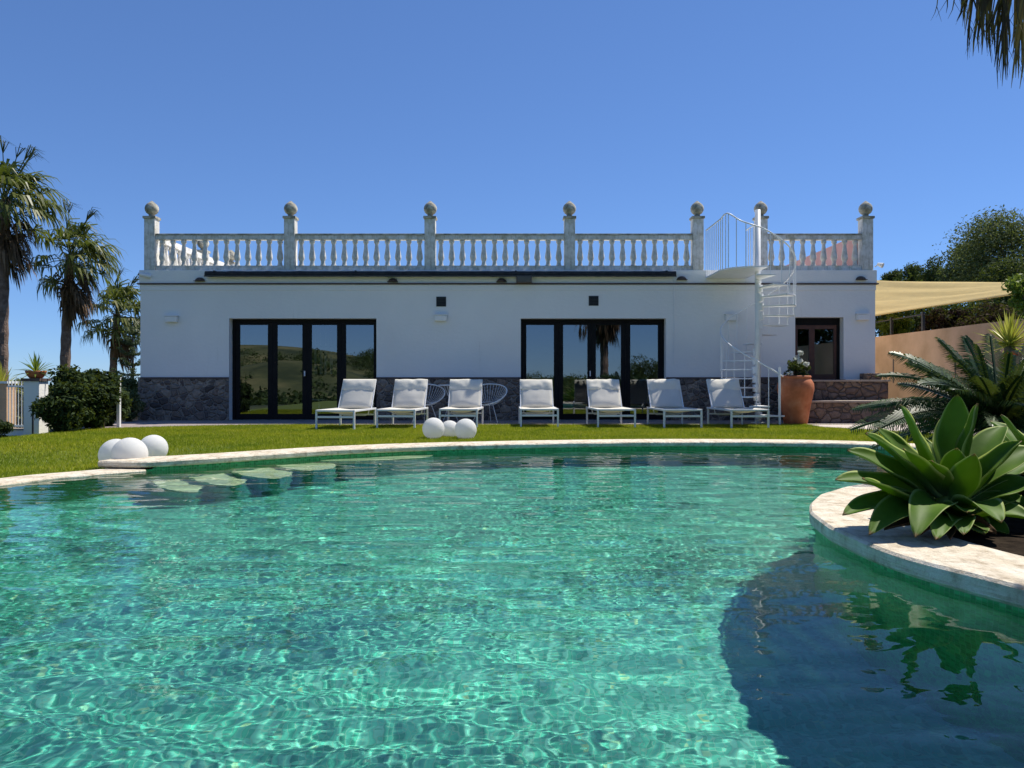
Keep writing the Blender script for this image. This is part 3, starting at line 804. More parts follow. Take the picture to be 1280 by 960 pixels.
for k in range(NT):
    z = rise * (k + 1)
    if first is None: first = o = tread.build('tread', M['white_metal'], st, bevel=.003)
    else: o = first.copy(); COL.objects.link(o)
    o.location = (0, 0, z); o.rotation_euler = (0, 0, ang(k))
for k_ in range(int(NT * 1.4)):
    k = k_ / .7
    a_ = R(A0 - STEP * (k / 2 - .25)); z = rise * (k / 2 + .75)
    zt_ = rise * (math.floor(k / 2) + 1) - .03
    x, y = (RR - .012) * math.cos(a_), (RR - .012) * math.sin(a_)
    MB().tube([(x, y, zt_), (x, y, z + .87)], .009, 6).build('rail_bar', M['white_metal'], st)
pts = []
for i in range(-1, NT * 4 - 1):
    a_ = R(A0 - STEP * (i / 4 - .25)); pts.append(((RR - .012) * math.cos(a_), (RR - .012) * math.sin(a_), rise * (i / 4 + .75) + .87))
# landing in local coords
lx0, lx1, ly0, ly1 = 4.33 - SX, 5.22 - SX, 15.45 - SY, 17.2 - SY
LZ = 3.2
aend = ang(NT - .5)
lr = LZ + 1.04
pts = [p for p in pts]
MB().tube(pts, .015, 8).build('handrail', M['white_metal'], st, smooth=True)
x, y = (RR - .012) * math.cos(R(A0 + 6)), (RR - .012) * math.sin(R(A0 + 6))
MB().tube([(x, y, 0), (x, y, 1.15)], .024, 10).build('newel_post', M['white_metal'], st)
MB().slab([(lx0, ly0 + .55), (lx0 + .16, ly0 + .22), (lx0 + .5, ly0 + .02), (.02, ly0 + .0), (.02, -.06), (lx1, .0), (lx1, ly1 - .02), (lx0, ly1 - .02)], LZ - .035, LZ).build('landing', M['white_metal'], st, bevel=.004)
def rail_run(points, step):
    pts = [Vector(p) for p in points]
    MB().tube([p + Vector((0, 0, lr)) for p in pts], .015, 8).build('landing_rail', M['white_metal'], st)
    acc = 0
    for a_, b_ in zip(pts, pts[1:]):
        L_ = (b_ - a_).length
        while acc < L_:
            p = a_ + (b_ - a_) * (acc / L_); MB().tube([(p.x, p.y, LZ - .02), (p.x, p.y, lr)], .009, 6).build('rail_bar', M['white_metal'], st); acc += step
        acc -= L_
rail_run([(lx0, ly1 - .05, 0), (lx0, ly0 + .5, 0)], .17)
endp = Vector(pts[-1])
fr_pts = catmull([Vector((lx0, ly0 + .5, lr)), Vector((lx0, ly0 + .18, lr + .03)), Vector((lx0 + .05, ly0 + .03, lr + .0)), Vector((lx0 + .25, ly0 - .02, lr - .14)), Vector((endp.x - .22, endp.y - .03, lr - .25)), endp], 6)
MB().tube(fr_pts, .015, 8).build('landing_rail', M['white_metal'], st, smooth=True)
for i in (3, 7, 11, 16, 21, 26):
    p = fr_pts[i]; MB().tube([(p.x, p.y, LZ - .04), (p.x, p.y, p.z)], .009, 6).build('rail_bar', M['white_metal'], st)
rail_run([(lx1, ly1 - .05, 0), (lx1, .1, 0)], .17)

# ------------------------------------------------------------------ sun loungers
def make_lounger():
    t = thing('sun_lounger', '', 'sun lounger', group='white sun loungers in a row before the house')
    W = .35; zr = .335; hy, hz_ = 1.14, .345; A = R(59.5); BL = .64
    f = MB()
    for s in (-1, 1): f.box(s * W - .016, s * W + .016, 0, 1.36, zr - .018, zr + .018)
    f.box(-W + .017, W - .017, 0, .03, zr - .016, zr + .016); f.box(-W + .017, W - .017, 1.33, 1.36, zr - .016, zr + .016)
    f.build('frame', M['lounger_metal'], t, bevel=.004)
    MB().box(-W + .02, W - .02, .004, .024, .205, .243).build('stretcher', M['lounger_metal'], t, bevel=.003)
    MB().box(-W + .02, W - .02, 1.30, 1.32, .205, .235).build('stretcher', M['lounger_metal'], t, bevel=.003)
    for s in (-1, 1):
        for y in (.014, 1.31): MB().box(s * W - .017, s * W + .017, y - .017, y + .017, -.01, zr - .019).build('leg', M['lounger_metal'], t, bevel=.003)
    rows = []
    for i in range(13):
        u = i / 12; y = .03 + (hy - .02) * u
        rows.append([(x * (W - .016), y, zr + .014 - .075 * math.sin(math.pi * min(1, u * 1.02)) ** .7 * (1 - (x * x)) ** .8 - .01 * (1 - x * x)) for x in np.linspace(-1, 1, 11)])
    MB().grid(rows).build('seat', M['sling'], t, smooth=True, solid=.004)
    d = Vector((0, math.cos(A), math.sin(A))); nrm = Vector((0, -math.sin(A), math.cos(A))); base = Vector((0, hy, hz_))
    b = MB()
    w2 = W - .02
    b.tube([base + Vector((-w2, 0, 0)), base + Vector((-w2, 0, 0)) + d * BL, base + Vector((w2, 0, 0)) + d * BL, base + Vector((w2, 0, 0))], .0135, 8)
    b.build('back_frame', M['lounger_metal'], t)
    rows = []
    for i in range(13):
        u = i / 12
        rows.append([base + Vector((x * w2, 0, 0)) + d * (BL * u) + nrm * (.006 + .048 * (1 - u) ** .7 * min(1, u * 8) * (1 - x * x)) for x in np.linspace(-1, 1, 11)])
    MB().grid(rows).build('backrest', M['sling'], t, smooth=True, solid=.004)
    rows = []
    for i in range(15):
        a_ = i / 14
        row = []
        for k in range(19):
            x = -1 + 2 * k / 18
            u = BL - .235 + .245 * a_
            puff = .034 * (math.sin(math.pi * a_) ** .55) * (1 - abs(x) ** 6) + .004
            puff *= .75 + .25 * a_ + .30 * noise.noise(Vector((x * 3.2, a_ * 2, 4)))
            sag = -.015 * (1 - x * x) * (1 - a_)
            row.append(base + Vector((x * (w2 + .006), 0, 0)) + d * (u + sag) + nrm * (.016 + puff))
        rows.append(row)
    rows.append([Vector(p) - nrm * .03 for p in rows[-1]]); rows.append([base + Vector((( -1 + 2 * k / 18) * (w2 + .006), 0, 0)) + d * (BL - .235) - nrm * .02 for k in range(19)])
    MB().grid(rows).build('pillow', M['pillow'], t, smooth=True)
    MB().tube([base + Vector((-w2 + .05, .02, -.02)), base + Vector((-w2 + .07, .0, -.12)), base + Vector((-w2 + .11, -.01, -.135)), base + Vector((w2 - .11, -.01, -.135)), base + Vector((w2 - .07, 0, -.12)), base + Vector((w2 - .05, .02, -.02))], .011, 8).build('support_bar', M['lounger_metal'], t)
    return t
L0 = make_lounger()
spots = [(-3.19, 13.85, 6.4, 'white sun lounger at the far left of the row, before the left glazed doors'),
         (-2.15, 14.2, 4, 'white sun lounger in front of the left wire chair, second from the left'),
         (-1.01, 14.45, 2.5, 'white sun lounger beside the right wire chair, just behind the central white globes'),
         (.52, 14.55, -.8, 'white sun lounger standing square on at the left edge of the right glazed doors'),
         (1.96, 14.4, -3.5, 'white sun lounger before the middle of the right glazed doors'),
         (3.17, 14.25, -3.2, 'white sun lounger at the right edge of the right glazed doors'),
         (4.40, 14.2, -4.5, 'white sun lounger at the far right of the row, striped by the staircase shadow')]
for i, (x, y, a_, lab) in enumerate(spots):
    if i == 0: L0.location = (x, y, .01); L0.rotation_euler = (0, 0, -R(a_)); L0['label'] = lab
    else:
        q_ = dup(L0, (x, y, .01), -R(a_), lab)
        for ch in q_.children:
            kind_ = ch.name.split('.')[0]
            if kind_ in ('pillow', 'backrest', 'seat'):          # every cloth hangs a little differently
                me_ = ch.data.copy(); ch.data = me_; am = {'pillow': .030 if i in (4, 5) else .016, 'backrest': .012, 'seat': .010}[kind_]
                for v_ in me_.vertices:
                    c_ = v_.co; n1 = noise.noise(Vector((c_.x * 5 + i * 7, c_.z * 6, c_.y * 4))); n2 = noise.noise(Vector((c_.x * 11, c_.z * 9 + i * 5, 3)))
                    k_ = (1 - (abs(c_.x) / .36) ** 4) if kind_ != 'pillow' else 1
                    v_.co = c_ + Vector((0, -.8, .55)) * am * (n1 + .6 * n2) * k_

# wire lounge chairs and low table by the wall
def wire_chair(x, y, rz, lab):
    t = thing('wire_chair', lab, 'chair', (x, y, .012), rz, group='oval wire lounge chairs by the wall')
    c = Vector((0, 0, .62)); T = R(35)
    ring = []
    for i in range(36):
        a_ = 2 * math.pi * i / 36
        lx, ly = .42 * math.cos(a_), .37 * math.sin(a_)
        ring.append(c + Vector((lx, ly * math.cos(T), ly * math.sin(T) + .02 * math.cos(2 * a_))))
    MB().tube(ring, .013, 8, closed=True).build('hoop', M['white_metal'], t, smooth=True)
    low = Vector((0, .03, .40)); r2 = []
    for i in range(36):
        a_ = 2 * math.pi * i / 36; r2.append(low + Vector((.17 * math.cos(a_), .15 * math.sin(a_), .03 * math.sin(a_))))
    s = MB()
    for i in range(36): s.tube([ring[i], ring[i] * .5 + r2[i] * .5 + Vector((0, 0, -.03)), r2[i]], .004, 5)
    s.tube(r2, .008, 6, closed=True)
    s.build('cord_seat', M['white_metal'], t)
    for a_ in (90, 215, 325):
        p = low + Vector((.16 * math.cos(R(a_)), .14 * math.sin(R(a_)), -.01)); q_ = Vector((.33 * math.cos(R(a_)), .33 * math.sin(R(a_)), 0))
        MB().tube([p, q_], .008, 8).build('leg', M['white_metal'], t)
wire_chair(hx2(531, 16.2), 16.2, R(8), 'white oval wire chair behind the second lounger, nearer the left doors')
wire_chair(hx2(609, 16.2), 16.2, R(-12), 'white oval wire chair to the right of the third lounger')
t = thing('low_table', 'small white bistro table between the two wire chairs', 'table', (hx2(562, 16.5), 16.5, .012))
MB().lathe([(.24, .775), (.25, .785), (.24, .80)], n=28).build('table_top', M['white_metal'], t)
for a_ in (20, 140, 260): MB().tube([(.2 * math.cos(R(a_)), .2 * math.sin(R(a_)), 0), (-.03 * math.cos(R(a_)), -.03 * math.sin(R(a_)), .45), (.17 * math.cos(R(a_)), .17 * math.sin(R(a_)), .775)], .010, 8).build('leg', M['white_metal'], t)

# ------------------------------------------------------------------ white globes
def globe(px, top, D, r, lab, grp, zg=None):
    c = P(px, top, D); z = c.z - r
    prof = [(max(.002, r * math.sin(math.pi * i / 22)), -r * math.cos(math.pi * i / 22)) for i in range(23)]
    t = thing('globe_lamp', lab, 'globe lamp', (c.x, D, z - r), group=grp)
    MB().lathe(prof, (0, 0, r), 40).build('globe', M['white_plastic'], t, smooth=True)
    MB().lathe([(.05, 0), (.06, .01), (.05, .03)], (0, 0, -.004), 16).build('base', M['white_metal'], t)
globe(145, 548.6, 8.75, .182, 'white globe at the back left of the cluster on the left lawn', 'white globe lamps on the lawn')
globe(162, 547, 8.4, .186, 'largest white globe, nearest the end of the raised coping', 'white globe lamps on the lawn')
globe(191.5, 543.5, 9.05, .163, 'white globe at the right of the cluster by the coping end', 'white globe lamps on the lawn')
globe(541.8, 522, 11.72, .168, 'left white globe of the three in front of the third lounger', 'white globe lamps on the lawn')
globe(562, 525.5, 12.15, .155, 'rear white globe half hidden between two others near the loungers', 'white globe lamps on the lawn')
globe(582, 523.3, 11.68, .168, 'right white globe of the three in front of the third lounger', 'white globe lamps on the lawn')

# ------------------------------------------------------------------ leaves
def leaf_cloud(name, clumps, nleaf, size, material, parent=None, seed=1, aspect=.42, shell=.55, droop=0.0, loc=(0, 0, 0)):
    r = np.random.default_rng(seed); out = []
    vol = np.array([c[1][0] * c[1][1] * c[1][2] for c in clumps]) ** .67; vol /= vol.sum()
    cnt = (vol * nleaf).astype(int) + 1
    cs = np.repeat(np.array([c[0] for c in clumps], float), cnt, 0); rs = np.repeat(np.array([c[1] for c in clumps], float), cnt, 0)
    k = len(cs); d = r.normal(size=(k, 3)); d /= np.linalg.norm(d, axis=1)[:, None]
    rad = (shell + (1 - shell) * r.uniform(0, 1, k)) ** .7 * (1 + .12 * r.normal(size=k))
    p = cs + d * rs * rad[:, None]
    nrm = d * .6 + r.normal(size=(k, 3)) * .6 + np.array([0, 0, .35]); nrm /= np.linalg.norm(nrm, axis=1)[:, None]
    u = np.cross(nrm, r.normal(size=(k, 3))); u /= np.linalg.norm(u, axis=1)[:, None]
    u[:, 2] -= droop; u /= np.linalg.norm(u, axis=1)[:, None]
    w = np.cross(nrm, u)
    s = size * r.uniform(.6, 1.3, k)[:, None]
    V_ = np.stack([p - u * s * .5, p + w * s * aspect * .5 + nrm * s * .06, p + u * s * .5, p - w * s * aspect * .5 + nrm * s * .06], 1).reshape(-1, 3)
    o = np_mesh(name, V_, np.arange(k * 4).reshape(-1, 4), material, parent); o.location = loc
    return o

def clump_set(c, rad, n, sub, seed, flat=1.0):
    r = random.Random(seed); out = []
    for i in range(n):
        while True:
            d = Vector((r.uniform(-1, 1), r.uniform(-1, 1), r.uniform(-1, 1)))
            if .25 < d.length < 1: break
        k = r.uniform(.6, 1.25) * sub
        out.append(((c[0] + d.x * rad[0], c[1] + d.y * rad[1], c[2] + d.z * rad[2]), (k, k, k * flat * .8)))
    return out

def tree(name, label, cat, x, y, z, height, rad, seed, lmat, nleaf, lsize, group=None, nclump=26, sub=.34, trunk_r=.12, trunk_h=.45, shellf=.45):
    t = thing(name, label, cat, (x, y, z), group=group)
    cz = height - rad[2] * .95; r = random.Random(seed)
    cl = clump_set((0, 0, cz), (rad[0] * .78, rad[1] * .78, rad[2] * .78), nclump, min(rad) * sub * 1.3, seed)
    mb = MB(); th = max(.3, cz - rad[2] * .5)
    p1 = Vector((r.uniform(-.1, .1), r.uniform(-.1, .1), th))
    mb.tube([(0, 0, -.3), p1 * .5 + Vector((.05, 0, 0)), p1], [trunk_r * 1.3, trunk_r, trunk_r * .8], 9)
    for c, rr in cl[:14]:
        c = Vector(c); mid = p1 * .5 + c * .5 + Vector((r.uniform(-.1, .1), r.uniform(-.1, .1), .1))
        mb.tube([p1 - Vector((0, 0, .1)), mid, c], [trunk_r * .5, trunk_r * .3, trunk_r * .08], 6)
    mb.build('trunk', M['bark'], t, smooth=True)
    leaf_cloud('crown', cl, nleaf, lsize, lmat, t, seed, shell=shellf)
    return t

# trees on the hillside at the right
def T(name, label, px0, px1, top, D, seed, lmat, nleaf, ls, zr=None, grp='trees on the slope right of the house', **k):
    cxp = (px0 + px1) / 2; x = (cxp - 640) * D / F; rx = (px1 - px0) / 2 * D / F
    zt = H + (HZ - top) * D / F; zg = terrain_z(x, D) - .05
    rz = zr or rx * .8
    tree(name, label, 'tree', x, D, zg, zt - zg, (rx, rx, rz), seed, lmat, nleaf, ls, grp, **k)
T('olive_tree', 'tallest grey green olive tree at the right edge, above the shade sail', 1195, 1345, 262, 30, 11, M['olive'], 26000, .13, zr=2.2, nclump=44)
T('bushy_tree', 'dense olive green tree left of the tallest tree, above the sail', 1180, 1246, 302, 33, 12, M['olive'], 12000, .13, zr=1.3)
T('bushy_tree', 'dark rounded evergreen in the middle of the trees above the sail', 1148, 1204, 322, 38, 13, M['dark_leaf'], 8000, .14, zr=1.1)
T('bushy_tree', 'low dark evergreen crown peeping over the sail, second from the house', 1128, 1166, 330, 42, 14, M['dark_leaf'], 5000, .15, zr=.9)
T('bushy_tree', 'small dark green treetop over the sail nearest the house', 1100, 1132, 337, 45, 15, M['dark_leaf'], 4000, .15, zr=.8)
T('bushy_tree', 'pale twiggy treetop behind the dark evergreens above the sail', 1160, 1186, 326, 46, 16, M['olive'], 1500, .12, zr=.9)
T('bushy_tree', 'broad shaded tree below the tallest olive, right of the sail', 1225, 1330, 318, 25, 17, M['dark_leaf'], 14000, .12, zr=1.7)
# shrubs over the terrace wall
def S_(name, label, px0, px1, top, bot, D, seed, lmat, nleaf, ls, cat='shrub', grp=None, depth=None, stem_to=None, nclump=22, sub=.34, zbase=None):
    cxp = (px0 + px1) / 2; x = (cxp - 640) * D / F; rx = (px1 - px0) / 2 * D / F
    zt = H + (HZ - top) * D / F; zb = H + (HZ - bot) * D / F; rz = (zt - zb) / 2; cz = (zt + zb) / 2
    zg = zbase if zbase is not None else lawn_z(x, D)
    t = thing(name, label, cat, (x, D, zg), group=grp)
    cl = clump_set((0, 0, cz - zg), (rx * .8, (depth or rx) * .8, rz * .8), nclump, min(rx, rz) * sub * 1.5, seed)
    r = random.Random(seed); mb = MB()
    for c, rr in cl[:12]:
        c = Vector(c); mb.tube([(r.uniform(-.08, .08), r.uniform(-.08, .08), -.1), (c.x * .35, c.y * .35, c.z * .55), c], [.03, .022, .006], 6)
    mb.build('stem', M['bark'], t, smooth=True)
    leaf_cloud('foliage', cl, nleaf, ls, lmat, t, seed + 50, shell=.35)
    return t
S_('green_shrub', 'bright green shrub behind the black fence over the tan wall', 1092, 1140, 392, 424, 21.5, 21, M['light_leaf'], 5000, .09, zbase=2.0)
S_('plum_shrub', 'dark purple leaved shrub hanging over the tan wall', 1136, 1222, 386, 425, 18.6, 22, M['plum_leaf'], 7000, .085, zbase=1.95, nclump=30)
S_('plum_shrub', 'dark spreading bush over the tan wall, right of the purple one', 1205, 1285, 372, 432, 17.0, 23, M['plum_leaf'], 7000, .085, zbase=1.95, nclump=30)
S_('bright_shrub', 'light green leafy shrub at the right edge, in front of the sail corner', 1256, 1345, 334, 394, 10.5, 24, M['light_leaf'], 6500, .075, depth=.6, nclump=30)
S_('hedge', 'dense dark hedge under the shade sail behind the tan wall', 1035, 1300, 354, 440, 24.5, 26, M['dark_leaf'], 16000, .12, zbase=1.95, nclump=70, depth=.8, sub=.5)
fe = thing('terrace_fence', 'black post and rail fence on top of the tan wall', 'fence', (9.68, 20, 2.06))
MB().tube([(0, -2, .40), (0, 5, .40)], .02, 6).build('rail', M['black_metal'], fe)
for y in (-1.9, -.4, 1.1, 2.6, 4.1): MB().box(-.03, .03, y - .03, y + .03, 0, .46).build('post', M['black_metal'], fe)

# shade sail with its mast
sl = thing('shade_sail', 'cream shade sail stretched from the house to the right trees', 'shade sail', (P(1180, 370, 19).x, 19, 3.0))
o_ = Vector(sl.location)
cA, cB, cC, cD = P(1060, 349, 25) - o_, P(1270, 354.5, 19.5) - o_, P(1272, 366, 17.6) - o_, P(1060, 404, 19.8) - o_
rows = []
for i in range(25):
    u = i / 24; row = []
    for j in range(31):
        w = j / 30
        a_ = cA.lerp(cB, w); b_ = cD.lerp(cC, w)
        b_ = b_ + Vector((0, 0, .0)); p = a_.lerp(b_, u)
        p.z += (.05 * math.sin(u * 21 + w * 2) + .022 * math.sin(u * 47 - w * 5)) * (1 - .6 * w) - .10 * math.sin(math.pi * u) * math.sin(math.pi * w) + .12 * math.sin(math.pi * w) * (u - .5) * .6
        row.append(p)
    rows.append(row)
MB().grid(rows).build('sail_cloth', M['sail'], sl, smooth=True, solid=.004)
MB().tube([rows[-1][j] for j in range(31)], .012, 6).build('edge_hem', M['sail'], sl)
MB().tube([cB, cB + Vector((.9, .5, .25))], .008, 6).build('guy_rope', M['white_metal'], sl)
ms = thing('sail_mast', 'grey steel mast holding the shade sail corner', 'mast', (o_.x + cB.x + .9, o_.y + cB.y + .5, 1.9))
MB().tube([(0, 0, 0), (0, 0, o_.z + cB.z + .25 - 1.9)], .04, 10).build('post', M['black_metal'], ms); MB().lathe([(.08, -.02), (.08, .015)], n=12).build('foot', M['black_metal'], ms)

# ------------------------------------------------------------------ fan palms
def fan_palm(name, label, x, y, z, height, trunk_r, seed, n_green, n_dead, fan=.75, pet=.8, lean=(0, 0), group=None, wind=.0, skirt=1.0, dead_el=(-48, -34), dead_pet=(.45, .7), hanging=(), spears=0, strands=()):
    t = thing(name, label, 'palm tree', (x, y, z), group=group)
    r = random.Random(seed)
    top = Vector((lean[0], lean[1], height))
    k = 22; pts = []; rs = []
    for i in range(k + 1):
        u = i / k
        pts.append(Vector((lean[0] * u * u, lean[1] * u * u, height * u - .3 * (1 - u))))
        rs.append(trunk_r * (1.25 - .35 * u ** .4) * (1 + .05 * (-1) ** i))
    MB().tube(pts, rs, 14).build('trunk', M['palm_bark'], t, smooth=False)
    def fan_leaf(mb, az, el, plen, size, fold, droopy):
        d = Vector((math.cos(az) * math.cos(el), math.sin(az) * math.cos(el), math.sin(el)))
        d.x += wind; d.normalize()
        sag = Vector((0, 0, -.18 * plen))
        b0 = top + Vector((0, 0, r.uniform(-.25, .1))); p1 = b0 + d * plen * .55 + sag * .15; p2 = b0 + d * plen + sag
        mb.tube([b0, p1, p2], [.022, .016, .012], 4, cap=False)
        fwd = (p2 - p1).normalized()
        side = fwd.cross(Vector((0, 0, 1)))
        side = side.normalized() if side.length > .05 else Vector((1, 0, 0))
        up = side.cross(fwd)
        ns = 21
        for j in range(ns):
            if r.uniform(0, 1) < .16: continue
            th = R(-118 + 236 * j / (ns - 1)) * r.uniform(.94, 1.06)
            dirv = (fwd * math.cos(th) + side * math.sin(th) * (1 - .25 * fold) + up * (.22 + .25 * fold * abs(math.sin(th)))).normalized()
            ln_ = size * (1 - .28 * (abs(th) / 2.06) ** 2) * r.uniform(.72, 1.12)
            w0 = ln_ * .040
            q0 = p2; q1 = p2 + dirv * ln_ * .45
            dr = dirv * .62 + Vector((wind * .6, 0, -droopy * r.uniform(.6, 1.5))); dr.normalize()
            q2 = q1 + dr * ln_ * .33
            dr2 = dr * .5 + Vector((r.uniform(-.15, .15) + wind, r.uniform(-.15, .15), -droopy * 1.7)); dr2.normalize()
            q3 = q2 + dr2 * ln_ * .28
            sv = dirv.cross(up); sv = sv.normalized() if sv.length > .05 else side
            mb.add([q0 - sv * .006, q0 + sv * .006, q1 + sv * w0, q1 - sv * w0, q2 + sv * w0 * .6, q2 - sv * w0 * .6, q3],
                   [(0, 1, 2, 3), (3, 2, 4, 5), (5, 4, 6)])
    mb = MB(); ga = 2.39996
    for i in range(n_green):
        u = i / max(1, n_green - 1)
        fan_leaf(mb, i * ga + r.uniform(-.2, .2), R(82 - 112 * u ** .85) + r.uniform(-.12, .12), pet * r.uniform(.75, 1.1), fan * r.uniform(.85, 1.1), r.uniform(0, 1), .5 + .75 * u)
    for i in range(spears):
        a_ = r.uniform(-.9, .9); d = Vector((.35 + .5 * math.sin(a_), .4 * math.cos(a_ * 3), 1.0)).normalized()
        b0 = top + Vector((0, 0, .1)); e = b0 + d * (pet + .25)
        mb.tube([b0, e], [.02, .012], 4, cap=False)
        for j in range(7):
            q = e + (d + Vector((r.uniform(-.25, .5), r.uniform(-.2, .2), r.uniform(-.3, .3)))).normalized() * fan * r.uniform(.6, 1.0) * .5
            q2 = q + Vector((.30 * r.uniform(.3, 1.2), 0, -.22 * r.uniform(.2, 1.3)))
            mb.tube([e, q, q2], [.012, .010, .002], 4, cap=False)
    mb.build('crown', M['palm_leaf'], t)
    mb = MB()
    for i in range(n_dead):
        u = i / max(1, n_dead - 1)
        top = Vector((lean[0], lean[1], height - .15 - .9 * skirt * u))
        fan_leaf(mb, i * ga + 1 + r.uniform(-.3, .3), R(dead_el[0] + dead_el[1] * u) + r.uniform(-.12, .12), pet * r.uniform(*dead_pet), fan * r.uniform(.7, .95), 1.0, 1.5)
    top = Vector((lean[0], lean[1], height - 1.5))
    org = Vector((x, y, z))
    for (sx_, y0_, y1_, ns_, w_, D_) in strands:                 # dry fan leaves hanging straight down from long stalks
        hp = P(sx_, y0_ - 34, D_) - org; st_ = Vector((0, 0, height - .5)); mid = st_ * .45 + hp * .55 + Vector((0, 0, .35))
        mb.tube([st_, mid, hp], [.022, .016, .012], 5, cap=False)
        L_ = (y1_ - y0_ + 34) * D_ / F
        for j in range(ns_):
            dx = r.uniform(-1, 1); l2 = L_ * r.uniform(.55, 1.04); pr = []
            dirx, diry = dx * .085, r.uniform(-.1, .1)
            kink = r.uniform(-.02, .02)
            for q in range(7):
                u = q / 6; c_ = hp + Vector((dirx * u ** .7 + kink * math.sin(u * 6), diry * u, -l2 * u)); ww = w_ * (.35 + 1.1 * u) * (1 - u ** 2.2) + .0008
                a3 = dx * 1.3
                pr.append([c_ - Vector((math.cos(a3), math.sin(a3), 0)) * ww, c_ + Vector((math.cos(a3), math.sin(a3), 0)) * ww])
            mb.grid(pr)
            e_ = pr[4][0]; mb.tube([e_, e_ + Vector((r.uniform(-.06, .06), r.uniform(-.05, .05), -l2 * .3))], [.002, .0006], 3, cap=False)
    for a_, e_, l_, z_ in hanging: fan_leaf(mb, a_, e_, l_, z_, 1.0, 2.6)
    mb.build('dead_skirt', M['dead_leaf'], t)
    return t
g_ = 'fan palms beyond the left fence'
D = 22.0; p = P(2, 250, D); fan_palm('fan_palm', 'tallest fan palm at the left edge of the picture', p.x, D, -.6, p.z + .6, .155, 31, 32, 20, .98, .95, (.1, 0), g_, .42, spears=5)
D = 25.0; p = P(86, 318, D); fan_palm('fan_palm', 'middle fan palm with the thick brown thatch skirt', p.x - .15, D, -.8, p.z + .8, .155, 32, 34, 30, .95, .95, (.2, 0), g_, .40, spears=4)
D = 30.0; p = P(146, 392, D); fan_palm('fan_palm', 'smallest fan palm, beside the left corner of the house', p.x - .2, D, -1.0, p.z + 1.0, .14, 33, 38, 20, 1.0, 1.0, (.2, 0), g_, .38, spears=4)
fan_palm('fan_palm', 'fan palm at the top right corner, only its hanging dead leaves in view', 3.95, 3.35, 0, 5.0, .16, 34, 30, 70, .8, .8, (0, 0), 'fan palms around the pool', 0, 1.4, (-25, -52), (.6, 1.0),
         strands=((1187, 2, 26, 3, .004, 4.2), (1213, -8, 66, 9, .011, 4.3), (1222, -10, 40, 6, .006, 4.5), (1233, -10, 78, 11, .010, 4.15), (1240, -10, 60, 8, .008, 4.5), (1256, -12, 104, 14, .010, 4.05),
                  (1262, -10, 88, 10, .009, 4.4), (1276, -12, 98, 12, .011, 4.2), (1290, -12, 104, 14, .010, 4.0), (1205, -12, 38, 4, .005, 4.6)))

# ------------------------------------------------------------------ left garden edge
# star pine behind the house corner
t = thing('star_pine', 'tiered star pine beside the left house corner', 'tree', (P(166, 470, 21).x, 21, -.3))
MB().tube([(0, 0, 0), (0, 0, 2.7)], [.06, .015], 8).build('trunk', M['bark'], t)
cl = []
for k in range(7):
    z = .8 + k * .28; L_ = .75 * (1 - k / 8.5)
    for a_ in range(6):
        az = a_ * math.pi / 3 + k * .5
        for j in range(5): cl.append(((math.cos(az) * L_ * (j + .8) / 5, math.sin(az) * L_ * (j + .8) / 5, z + .05 * j * j * .2), (.09, .09, .035)))
leaf_cloud('crown', cl, 9000, .055, M['araucaria'], t, 41, .3, .2)
S_('oleander_shrub', 'large dark oleander shrub left of the house, beside the gate', 58, 118, 458, 545, 13.6, 42, M['shrub_leaf'], 11000, .10, nclump=34, depth=.7)
S_('oleander_shrub', 'dark oleander shrub nearest the house corner on the left', 98, 148, 454, 541, 14.3, 43, M['shrub_leaf'], 10000, .10, nclump=30, depth=.6)
S_('oleander_shrub', 'upright dark oleander shrub touching the slim white post', 114, 153, 462, 540, 15.0, 47, M['shrub_leaf'], 8000, .10, nclump=30, depth=.6)
S_('grey_green_shrub', 'grey green shrub squeezed between the slim white post and the house corner', 146, 177, 478, 530, 16.7, 48, M['olive'], 3500, .08, zbase=-.1)
S_('dark_shrub', 'low dark shrub at the left edge, in front of the gate', -30, 16, 520, 552, 13.4, 44, M['shrub_leaf'], 2500, .07)
S_('green_bush', 'soft green bush between the star pine and the oleander', 138, 176, 462, 530, 19.5, 45, M['olive'], 5000, .09, zbase=-.3)
def spiky(name, label, c, n, ln, w, material, seed, up=35, cat='plant', droop=.25, parent=None, spread=70, stem=0):
    t = thing(name, label, cat, c) if parent is None else parent
    r = random.Random(seed); mb = MB()
    for i in range(n):
        az = i * 2.39996 + r.uniform(-.2, .2); el = R(88 - spread * (i / n) ** .8 * 1.25) + r.uniform(-.1, .1)
        d = Vector((math.cos(az) * math.cos(el), math.sin(az) * math.cos(el), math.sin(el))); sd = Vector((-math.sin(az), math.cos(az), 0))
        L_ = ln * r.uniform(.75, 1.1); pr = []
        for k in range(5):
            u = k / 4; p = d * L_ * u + Vector((0, 0, stem - droop * L_ * u * u * math.cos(el))); ww = w * (.8 + .6 * u) * (1 - u ** 3) + .0005
            pr.append([p - sd * ww + Vector((0, 0, ww * .5)), p, p + sd * ww + Vector((0, 0, ww * .5))])
        mb.grid(pr)
    mb.build('leaves', material, t, smooth=True)
    if stem: MB().tube([(0, 0, -.1), (0, 0, stem)], [.08, .06], 8).build('stem', M['palm_bark'], t)
    return t
spiky('yucca', 'yellow green spiky yucca against the tan wall at the right', (P(1262, 440, 9.3).x, 9.3, .0), 120, .44, .012, M['yucca'], 51, spread=78, stem=1.30, droop=.15)
